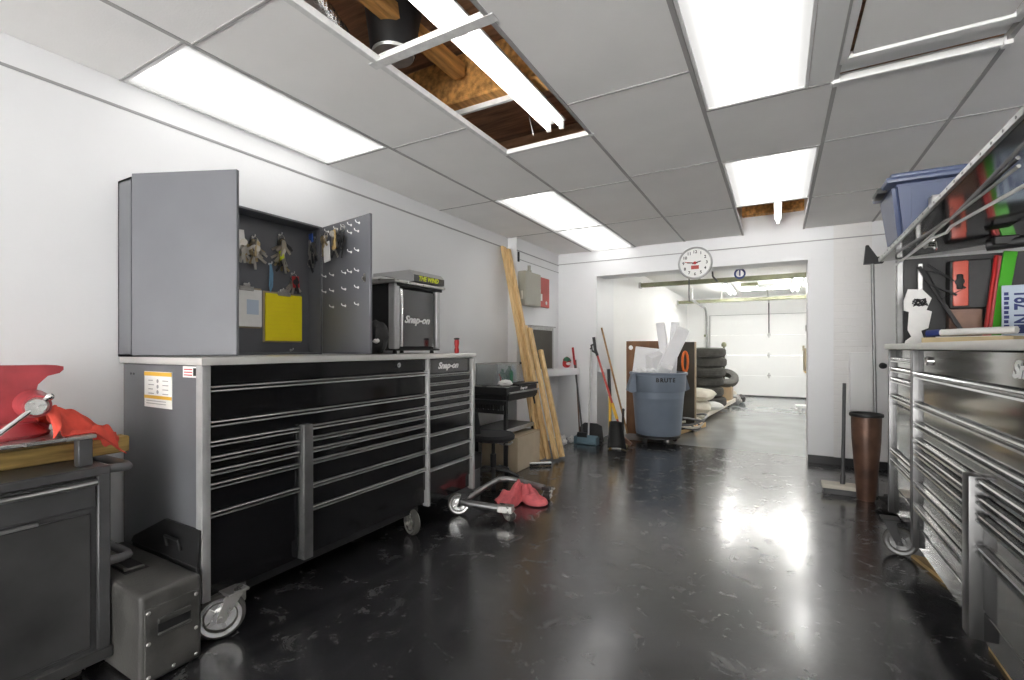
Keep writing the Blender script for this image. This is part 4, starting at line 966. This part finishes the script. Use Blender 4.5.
# ------------------------------------------------------------------ garage fittings
t = T('garage_door', 'white sectional garage door at the far end', 'garage door', (-.19, GY, 0))
for i in range(4): G().box(-1.60, 1.22, GY - .06, GY - .015, .02 + i * .528, .02 + (i + 1) * .528 - .0015).out('door_panel', 'gwall', t)
G().box(-1.60, 1.22, GY - .065, GY - .01, .0, .035).out('bottom_seal', 'base', t)
for z_ in (.56, 1.08, 1.6):
    G().box(-.24, -.16, GY - .075, GY - .06, z_ - .02, z_ + .02, .003).box(-.215, -.185, GY - .085, GY - .06, z_ - .07, z_ + .07, .003).out('hinge', 'galv', t)
for xx in (-1.68, 1.3):
    tr = T('door_track', 'galvanised door track at ' + ('left' if xx < 0 else 'right') + ' side of garage door', 'track', (xx, GY - .1, 0))
    pts = [(xx, GY - .1, .1), (xx, GY - .1, 1.9), (xx, GY - .14, 2.1), (xx, GY - .28, 2.26), (xx, GY - .5, 2.32), (xx, GY - 2.6, 2.34)]
    G().tube(pts, .03, 8).out('rail', 'galv', tr)
    g = G()
    for z_ in (.6, 1.1, 1.6): g.box(xx - .07, xx + .02, GY - .12, GY - .0, z_ - .03, z_ + .03, .003)
    g.out('bracket', 'olive', tr)
    G().cyl((xx, GY - 2.6, 2.34), (xx, GY - 2.6, GZ), .012, seg=8).out('hanger', 'galv', tr)
def steelbeam(y, z, x0, x1, lb, m_='olive'):
    t = T('steel_beam', lb, 'beam', ((x0 + x1) / 2, y, z), group='green rails across the garage')
    G().box(x0, x1, y - .05, y + .05, z - .035, z + .035, .004).out('rail', m_, t)
    for xx in (x0 + .02, x1 - .02): G().box(xx - .02, xx + .02, y - .06, y + .06, z - .05, z + .05, .003).out('end_bracket', 'galv', t)
    g = G()
    for q in (.25, .75): g.box(x0 + (x1 - x0) * q - .02, x0 + (x1 - x0) * q + .02, y - .015, y + .015, z + .03, GZ)
    g.out('hanger', 'galv', t)
steelbeam(8.6, 2.40, GXL, GXR, 'olive green steel rail crossing garage nearest the opening')
steelbeam(12.3, 2.40, GXL, GXR, 'grey green steel rail crossing garage nearest the door')
strip('garage_light', (.33, 6.75, 2.55), (.33, 8.1, 2.55), 'bright tube light just inside garage at right', 'gtube', 2, .16, 'garage tube lights')
strip('garage_light', (.33, 9.9, 2.55), (.33, 12.2, 2.55), 'bright tube light deeper in garage at right', 'gtube', 2, .16, 'garage tube lights')
strip('garage_light', (-.93, 10.4, 2.55), (-.93, 12.2, 2.55), 'bright tube light slanting left of the door opener', 'gtube', 2, .16, 'garage tube lights')
strip('garage_light', (-.72, 11.3, 2.53), (.22, 11.3, 2.53), 'bright tube light running crosswise under the door opener', 'gtube', 2, .16, 'garage tube lights')
t = T('door_opener', 'olive garage door opener motor hanging from garage ceiling', 'door opener', (-.5, 11.0, 2.5))
G().box(-.68, -.36, 10.9, 11.2, 2.55, GZ, .01).out('motor', 'olive', t)
G().cyl((-.2, 11.2, 2.53), (-.2, 13.6, 2.40), .016, seg=8).out('rail', 'galv', t)
G().tube([(-.2, 13.45, 2.42), (-.2, 13.5, 2.2), (-.2, 13.68, 1.75), (-.2, 13.71, 1.65)], .014, 8).out('arm', 'cartdark', t)
t = T('cable_reel', 'round dark blue cable reel hanging near garage ceiling', 'cable reel', (-.5, 7.7, 2.4))
G().tube([(-.49 + .066 * math.cos(a), 7.7, 2.362 + .066 * math.sin(a)) for a in [i * math.pi / 10 for i in range(20)]], .014, 8, True).out('coil', 'navy', t)
G().box(-.50, -.48, 7.69, 7.71, 2.33, GZ, .002).out('hanger', 'navy', t)
t = T('hanging_hose', 'dark hose loop hanging left of the blue cable reel', 'hose', (-.78, 7.8, 2.3))
G().tube([(-.83, 7.8, GZ), (-.88, 7.8, 2.5), (-.87, 7.8, 2.36), (-.80, 7.8, 2.28)], .014, 8).out('tube', 'cartdark', t)
one(G().tube([(-1.02, 6.55, 2.30), (-1.03, 6.6, 2.0), (-1.03, 6.62, 1.88)], .008, 6), 'clock_cord', 'cartdark', 'thin dark cord hanging below the clock', 'cord')
t = T('wall_carton', 'open brown carton on right wall of garage behind pier', 'box', (.5, 8.2, .95))
G().box(.335, .62, 8.0, 8.4, .93, 1.26, .004).out('carton', 'card', t)
G().box(.325, .335, 8.0, 8.4, 1.22, 1.30).out('flap', 'cardl', t)
G().box(.34, GXR, 7.98, 8.42, .90, .93, .003).out('shelf_board', 'pine', t)
t = T('red_drill', 'red and black power tool at right edge of the garage opening', 'power tool', (.42, 8.2, 1.58))
G().box(.36, .62, 8.1, 8.3, 1.5, 1.62, .02).out('body', 'blackm', t)
G().box(.37, .60, 8.11, 8.29, 1.62, 1.70, .02).out('cover', 'redp', t)
G().box(.6, GXR, 8.1, 8.3, 1.47, 1.5, .003).out('shelf_board', 'pine', t)
one(G().box(.30, 1.0, 10.7, 11.0, .09, .14, .004).box(.35, .40, 10.75, 10.95, 0, .09).box(.9, .95, 10.75, 10.95, 0, .09), 'low_step', 'white', 'low white step on garage floor at right edge of opening', 'step')

# clock
cc = Vector((-.885, YB, 2.306)); t = T('wall_clock', 'round white wall clock with silver rim on the header', 'clock', cc)
ax = (0, -1, 0)
G().lathe([(.0, .0), (.19, .0), (.2, .01), (.2, .035), (.185, .045), (.178, .03), (.0, .028)], cc, ax, 48).out('rim', 'silver', t)
fc = G().lathe([(.0, .029), (.176, .029), (.176, .031), (.0, .031)], cc, ax, 40).out('face', 'clockf', t)
for i in range(12):
    a = R(90 - 30 * (i + 1))
    text(str(i + 1), 'numeral', cc + Vector((math.cos(a) * .135, -.032, math.sin(a) * .135)), (1, 0, 0), (0, 0, 1), .05, 'ink', fc, 0, .0012)
def hand(ang, L, w_, m_): 
    d_ = Vector((math.cos(ang), 0, math.sin(ang))); G().beam(cc + Vector((0, -.036, 0)) - d_ * .03, cc + Vector((0, -.036, 0)) + d_ * L, w_, .002, d_.cross(Vector((0, 1, 0)))).out('hand', m_, t)
hand(R(172), .12, .008, 'redp'); hand(R(15), .07, .012, 'ink'); hand(R(176), .09, .010, 'ink')
G().cyl(cc + Vector((0, -.03, 0)), cc + Vector((0, -.042, 0)), .018, seg=14).out('hub', 'redp', t)
G().box(cc.x - .045, cc.x + .045, YB - .034, YB - .031, cc.z - .075, cc.z - .03).out('logo_patch', 'redpanel', fc)

# ------------------------------------------------------------------ right back corner
t = T('door_1', '', '', (0, 0, 0)); 
for k_ in ('label', 'category'): del t[k_]
t['kind'] = 'structure'
G().box(.875, 1.46, YB - .02, YB - .004, .085, 2.15, .003).out('door_leaf', 'white', t)
G().cyl((.945, YB - .02, 1.08), (.945, YB - .07, 1.08), .014, seg=12).sph((.945, YB - .08, 1.08), .028).cyl((.945, YB - .02, 1.08), (.945, YB - .026, 1.08), .032, seg=16).out('door_knob', 'blackm', t)
one(G().box(.66, .86, YB - .06, YB + .012, .60, 1.22, .006), 'wall_heater', 'white', 'plain pale box panel on the painted brick wall', 'wall panel')
t = T('floor_scraper', 'floor squeegee broom with flat pale head standing by brick wall', 'push broom', (.47, 4.95, 0))
G().box(.335, .61, 4.88, 5.03, .05, .085, .006).out('head', 'sack', t)
G().box(.345, .60, 4.895, 5.015, .0, .05, .003).out('bristles', 'cartdark', t)
pole((.49, 4.97, .08), (.515, 5.10, .95), .014, 'cartdark', 'handle', t)
G().cyl((.488, 4.965, .08), (.492, 4.98, .16), .02, seg=12).out('socket', 'cartdark', t)
t = T('brown_drum', 'tapered rusty brown metal bin with dark rim in back right corner', 'bin', (.65, 4.83, 0))
dc = (.64, 4.86, 0)
G().lathe([(.0, .01), (.058, .01), (.062, .0), (.066, .02), (.10, .50), (.105, .69), (.10, .69), (.09, .5), (.0, .45)], dc, seg=32).out('body', 'rustm', t)
G().lathe([(.103, .695), (.116, .695), (.119, .705), (.116, .72), (.108, .722), (.103, .715)], dc, seg=32, close=True).out('rim', 'blackm', t)
t = T('tall_pole', 'tall thin metal pole with black wedge head standing by brown bin', 'pole', (.70, 4.98, 0))
pole((.735, 5.02, .0), (.70, 5.0, 2.02), .013, 'alud', 'shaft', t)
G().prism([(-.06, -.02), (.07, -.02), (.10, .03), (.03, .035), (-.03, .14), (-.045, .14)], (.70, 5.02, 2.0), (1, 0, 0), (0, 0, 1), .05).out('head', 'blackm', t)
one(lump((.80, 4.62, .05), .12, .18, .055, 41, .4), 'cable_heap', 'blackm', 'black cable heap on floor by the brown bin', 'cable')

# ------------------------------------------------------------------ right tool chest
RO = .05
rx = .655; rb = 1.40
t = T('tool_chest', 'long dark glossy tool chest with chrome trimmed drawers along right wall', 'tool chest', (1.02, 2.55, 0))
G().box(rx + .006, rb, 1.80, 3.262, .25, 1.255, .004).out('body', 'black', t)
yw0, yw1, yp0, yp1, yn1 = 3.245, 2.405, 2.40, 2.335, 1.82
fz = [H + a for a in (-.128, -.285, -.39, -.475)]
for a, b in zip(fz, fz[1:]): drawer(t, rx, -1, yn1, yw0, a, b, .034, 'rgloss', 'rtrim', .026)
wz = [H + a for a in (-.475, -.534, -.594, -.706, -.824, -.945)]
for a, b in zip(wz, wz[1:]): drawer(t, rx, -1, yw1, yw0, a, b, .034, 'rgloss', 'rtrim', .026)
nz_ = [H + a for a in (-.475, -.535, -.60, -.717, -.955)]
for a, b in zip(nz_, nz_[1:]): drawer(t, rx, -1, yn1, yp1, a, b, .034, 'rgloss', 'rtrim', .026)
G().box(rx - .006, rx + .006, yn1, yw0, H - .125, 1.252, .003).out('lock_rail', 'dgloss', t)
G().lathe([(.012, 0), (.022, .0), (.022, .012), (.018, .016), (.012, .012)], (rx - .006, 3.02, 1.20), (-1, 0, 0), 20).out('lock', 'chrome', t)
text('Snap-on', 'lettering', (rx - .008, 1.93, 1.195), (0, -1, 0), (0, 0, 1), .075, 'white', t, .35, .003, xs=1.2)
G().box(rx - .003, rx + .02, yn1, yw0, .2, H - .96, .003).out('kick_panel', 'dgloss', t)
post(t, rx, -1, 3.235, 3.268, .2, 1.255, m='rpost'); post(t, rx, -1, 1.79, 1.82, .2, 1.255)
post(t, rx, -1, yp0 + .004, yp1 - .004, .197, H - .47, 'centre_post', 'rpost', .045)
G().box(rx + .05, rb - .02, 1.85, 3.2, .19, .25, .004).out('base_frame', 'blackm', t)
caster(t, (rx + .2, 3.05, .11), .09, (.3, 1, 0), .25, wm='steel', fork='blackm'); caster(t, (rb - .1, 3.1, .11), .09, (1, .1, 0), .25); caster(t, (rx + .06, 1.9, .11), .09, (1, .1, 0), .25); caster(t, (rb - .1, 1.9, .11), .09, (1, .1, 0), .25)
t = T('side_locker', 'narrow drawer locker at far end of right tool chest', 'tool cabinet', (1.02, 3.57, 0))
G().box(rx + .006, rb, 3.274, 3.872, .22, 1.255, .004).out('body', 'black', t)
lz = [H + a for a in (-.06, -.124, -.188, -.294, -.353)]
for a, b in zip(lz, lz[1:]): drawer(t, rx, -1, 3.28, 3.855, a, b, .03, 'rgloss', 'rtrim', .024)
G().box(rx - .008, rx + .006, 3.285, 3.85, H - .63, H - .358, .004).out('door', 'dgloss', t)
for a, b in ((H - .64, H - .706), (H - .706, H - .883)): drawer(t, rx, -1, 3.28, 3.855, a, b, .03, 'rgloss', 'rtrim', .024)
G().box(rx - .003, rx + .02, 3.28, 3.855, .22, H - .89, .003).out('kick_panel', 'dgloss', t)
post(t, rx, -1, 3.852, 3.885, .2, 1.255, m='rpost'); post(t, rx, -1, 3.272, 3.288, .22, 1.255, m='rpost')
caster(t, (.65, 3.66, .087), .087, (.2, 1, 0), .22, wm='rpost', fork='blackm'); caster(t, (1.25, 3.75, .085), .085, (1, .1, 0), .22)
one(G().box(.61, 1.42, 1.79, 3.895, 1.256, 1.29, .004, seg=2), 'steel_worktop', 'top', 'continuous pale worktop on the right tool chest', 'worktop')
one(G().prism([(.70, 3.66), (.775, 3.34), (.84, 3.2), (.84, 2.8), (1.2, 2.8), (1.2, 3.5)], (0, 0, 0), (1, 0, 0), (0, 1, 0), .02), 'plywood_sheet', 'plyl', 'yellow plywood offcut on floor under far half of right tool chest', 'plywood', group='plywood under the right tool chest')
one(G().box(.768, 1.25, 1.95, 2.70, .0, .02, .002), 'plywood_sheet', 'plyl', 'yellow plywood offcut on floor at lower right corner under tool chest', 'plywood', group='plywood under the right tool chest')
WR = 1.29

# ---- hutch with raised lid
t = T('chest_hutch', 'black open hutch with raised lid on top of right tool chest', 'hutch', (1.0, 2.9, WR))
G().box(1.37, 1.39, 1.80, 3.88, WR, 1.86).out('back_panel', 'dgloss', t, False)
G().box(.70, 1.37, 3.855, 3.88, WR, 1.83).out('end_panel', 'blackm', t, False)
G().box(.665, .70, 3.85, 3.89, WR, 1.835, .004).out('end_post', 'alud', t)
def quad(p, th):
    g = G(); tb = bmesh.new(); A = [tb.verts.new(Vector(q)) for q in p]; B = [tb.verts.new(Vector(q) + Vector((0, 0, th))) for q in p]
    tb.faces.new(A); tb.faces.new(B[::-1])
    for i in range(4): tb.faces.new((A[i], A[(i + 1) % 4], B[(i + 1) % 4], B[i]))
    bmesh.ops.recalc_face_normals(tb, faces=tb.faces); return g._merge(tb)
lid = quad([(.592, 3.89, 1.832), (.592, 1.8, 1.895), (1.40, 1.8, 1.915), (1.40, 3.89, 1.875)], .022).out('lid', 'dgloss', t, False)
G().beam((.585, 3.90, 1.846), (.585, 1.79, 1.909), .014, .026, (1, 0, 0), .003).out('lid_edge', 'alu', lid)
g = G()
for i in range(24):
    f_ = (i + .5) / 24; y = 3.90 + (1.79 - 3.90) * f_; z = 1.846 + .063 * f_
    g.cyl((.579, y, z), (.577, y, z), .005, seg=8)
g.out('rivet', 'cartdark', lid)
def rod(pts, r_, m_): G().tube(pts, r_, 8).out('gas_strut', m_, lid)
rod([(.66, 3.84, 1.80), (.70, 3.2, 1.835), (.72, 3.06, 1.83), (.72, 2.98, 1.845), (.73, 2.2, 1.815), (.74, 1.9, 1.80)], .007, 'white')
rod([(.68, 3.6, 1.82), (.70, 2.95, 1.865), (.70, 2.2, 1.872)], .006, 'galv')
G().cyl((.70, 3.34, 1.825), (.74, 3.36, 1.825), .02, seg=14).box(.70, .73, 3.28, 3.36, 1.83, 1.855, .004).out('latch', 'chrome', lid)
G().tube([(.735, 3.36, 1.82), (.74, 3.33, 1.795), (.735, 3.29, 1.80), (.73, 3.28, 1.83)], .006, 8).out('latch_hook', 'chrome', lid)
G().box(.96, 1.06, 3.3, 3.42, 1.79, 1.835, .006).cyl((.95, 3.36, 1.80), (1.1, 3.3, 1.80), .03, seg=14).out('hinge_block', 'blackm', lid)
# things inside the hutch, left to right
t = T('card_tag', 'white torn card with tangled black wire leaning at far end of hutch', 'card', (.72, 3.66, WR))
G().prism([(-.06, .0), (.02, .0), (.035, .02), (.025, .075), (.06, .09), (.085, .19), (.06, .20), (.09, .27), (.05, .325), (-.02, .33), (-.045, .26), (-.05, .2), (-.025, .19), (-.04, .08), (-.025, .04), (-.055, .015)], (.72, 3.62, WR + .002), (1, .15, 0), (-.05, .12, 1), .004).out('card', 'paper', t)
pts = [(.735 + .03 * math.cos(k * .9) + .008 * math.sin(k * 2.3), 3.64 - .012 + .004 * math.sin(k), WR + .245 + .022 * math.sin(k * 1.3)) for k in range(30)]
G().tube(pts, .0035, 6).out('wire_tangle', 'blackm', t)
t = T('wire_bracket', 'black folding wire bracket leaning inside hutch', 'bracket', (.83, 3.72, WR))
g = G().beam((.97, 3.70, WR + .01), (.765, 3.80, 1.77), .014, .02, (0, 1, 0)).tube([(.80, 3.78, 1.78), (.97, 3.76, 1.62), (.86, 3.74, 1.56), (.80, 3.79, 1.74), (.90, 3.77, 1.70)], .006, 6).beam((.80, 3.76, 1.66), (.93, 3.75, 1.58), .01, .01)
g.out('frame', 'blackm', t)
G().box(.76, .785, 3.80, 3.825, 1.55, 1.79, .003).out('hanger_bar', 'galv', t)
t = T('red_tool_case', 'salmon red panel with black oval in dark case, inside hutch', 'tool case', (1.0, 3.76, WR))
G().box(.90, 1.09, 3.77, 3.84, 1.50, 1.79, .006).out('case', 'blackm', t)
G().box(.915, .985, 3.76, 3.772, 1.515, 1.785, .01, seg=2).out('red_face', 'salmon', t)
G().lathe([(.0, 0), (.022, 0), (.022, .008), (.0, .01)], (.945, 3.762, 1.66), (0, -1, 0), 20).box(.93, .96, 3.752, 3.761, 1.615, 1.705, .006).out('oval_slot', 'ink', t)
G().box(.90, 1.05, 3.775, 3.83, WR + .001, 1.50, .004).out('stand', 'rustm', t)
for i, (x0, x1, m_, lb) in enumerate(((1.035, 1.105, 'redp', 'red rod leaning in hutch beside green board, left'), (1.058, 1.125, 'ragpink', 'second red rod leaning in hutch against green board'))):
    one(G().cyl((x0, 3.70 + .03 * i, WR + .002), (x1, 3.76 + .03 * i, 1.80), .011, seg=10), 'red_rod', m_, lb, 'rod', group='red rods in the hutch')
one(G().beam((1.085, 3.74, WR + .004), (1.175, 3.80, 1.825), .058, .02, (1, 0, 0), .002), 'green_board', 'green', 'bright green board leaning inside hutch behind licence plate', 'board')
t = T('licence_plate', 'pale blue licence plate standing on its end in hutch', 'licence plate', (1.19, 3.66, WR))
G().box(1.095, 1.25, 3.655, 3.66, WR + .02, WR + .325, .0015).out('plate', 'plateblue', t)
text('MN 781', 'lettering', (1.185, 3.654, WR + .172), (0, 0, 1), (-1, 0, 0), .10, 'navy', t, 0, .0025, xs=.72)
g = G()
for i in range(9): g.box(1.104, 1.122 + .003 * (i % 2), 3.6535, 3.6552, WR + .06 + i * .026, WR + .078 + i * .026)
g.out('faint_print', 'navy', t)
t = T('rolled_paper', 'rolled white paper tube with blue printed end on worktop', 'paper roll', (.9, 3.2, WR))
G().cyl((.735, 3.42, WR + .056), (1.0, 3.16, WR + .062), .018, seg=18).out('tube', 'paper', t)
G().cyl((.728, 3.427, WR + .0558), (.775, 3.381, WR + .057), .0185, seg=18).out('printed_band', 'navy', t)
one(G().prism([(0, 0), (.40, 0), (.40, .2), (0, .2)], (.70, 3.42, WR + .002), (.70, -.72, 0), (.72, .70, 0), .03), 'manila_envelope', 'cream', 'manila envelope lying under the rolled white paper', 'envelope')
one(G().prism([(0, 0), (.30, 0), (.30, .22), (0, .22)], (.76, 3.42, WR + .033), (.70, -.72, 0), (.72, .70, 0), .004), 'loose_sheet', 'paper', 'loose white sheet between manila envelope and rolled paper', 'paper')

# ---- blue tote on the lid
t = T('storage_tote', 'blue plastic storage tote sitting on the raised lid', 'storage box', (.85, 3.65, 1.90))
def tote(z0, z1, sh):
    tb = bmesh.new()
    A = [(.615, 3.50), (1.13, 3.50), (1.13, 3.84), (.615, 3.84)]
    B = [(.575, 3.46), (1.17, 3.46), (1.17, 3.87), (.575, 3.87)]
    va = [tb.verts.new((x, y, z0)) for x, y in A]; vb = [tb.verts.new((x, y, z1)) for x, y in B]
    tb.faces.new(va[::-1]); tb.faces.new(vb)
    for i in range(4): tb.faces.new((va[i], va[(i + 1) % 4], vb[(i + 1) % 4], vb[i]))
    bmesh.ops.bevel(tb, geom=tb.edges[:], offset=.025, segments=3, affect='EDGES')
    return G()._merge(tb)
tote(1.888, 2.22, 0).out('tub', 'tote', t)
G().box(.545, 1.20, 3.43, 3.90, 2.215, 2.25, .014, seg=2).box(.57, 1.17, 3.455, 3.87, 2.25, 2.275, .012, seg=2).out('lid', 'tote', t)
for yy in (3.60, 3.76): pass
g = G()
for i in range(4):
    xx = .68 + i * .15
    g.prism([(-.012, 0), (.012, 0), (.014, .27), (-.014, .27)], (xx, 3.492, 1.92), (1, 0, 0), (0, -.115, 1), -.012)
g.out('rib', 'tote', t)
G().box(.525, .575, 3.58, 3.76, 2.20, 2.235, .012, seg=2).out('clasp', 'blackm', t)
one(G().box(.73, .86, 3.36, 3.43, 1.885, 2.10, .004), 'grey_tag_board', 'galv', 'small grey board standing in front of blue tote', 'board')

# ------------------------------------------------------------------ light, camera
w = bpy.data.worlds.new('World'); SC.world = w; w.use_nodes = True
bg = w.node_tree.nodes['Background']; bg.inputs[0].default_value = (1, .985, .96, 1)
tcw = w.node_tree.nodes.new('ShaderNodeTexCoord'); spw = w.node_tree.nodes.new('ShaderNodeSeparateXYZ'); mrw = w.node_tree.nodes.new('ShaderNodeMapRange')
w.node_tree.links.new(tcw.outputs['Generated'], spw.inputs[0]); w.node_tree.links.new(spw.outputs['Z'], mrw.inputs[0])
mrw.inputs['From Min'].default_value = -.03; mrw.inputs['From Max'].default_value = .03; mrw.inputs['To Min'].default_value = 13.5; mrw.inputs['To Max'].default_value = 4.0  # ground half brighter than the sky: fill added through the front opening
w.node_tree.links.new(mrw.outputs[0], bg.inputs[1])

cam = bpy.data.cameras.new('Camera'); co = bpy.data.objects.new('Camera', cam); COL.objects.link(co)
co.location = (0, 0, H); co.rotation_euler = (R(90), 0, R(29.5))
cam.sensor_width = 36; cam.lens = 470 / 1024 * 36; cam.shift_y = 8 / 1024; cam.clip_start = .05
SC.camera = co
SC.view_settings.view_transform = 'Standard'; SC.view_settings.look = 'None'; SC.view_settings.gamma = 1
SC.view_settings.use_curve_mapping = False; SC.view_settings.exposure = 1.08
SC.cycles.use_denoising = True
SC.cycles.max_bounces = 10; SC.cycles.diffuse_bounces = 6; SC.cycles.glossy_bounces = 5
SC.cycles.sample_clamp_indirect = 6
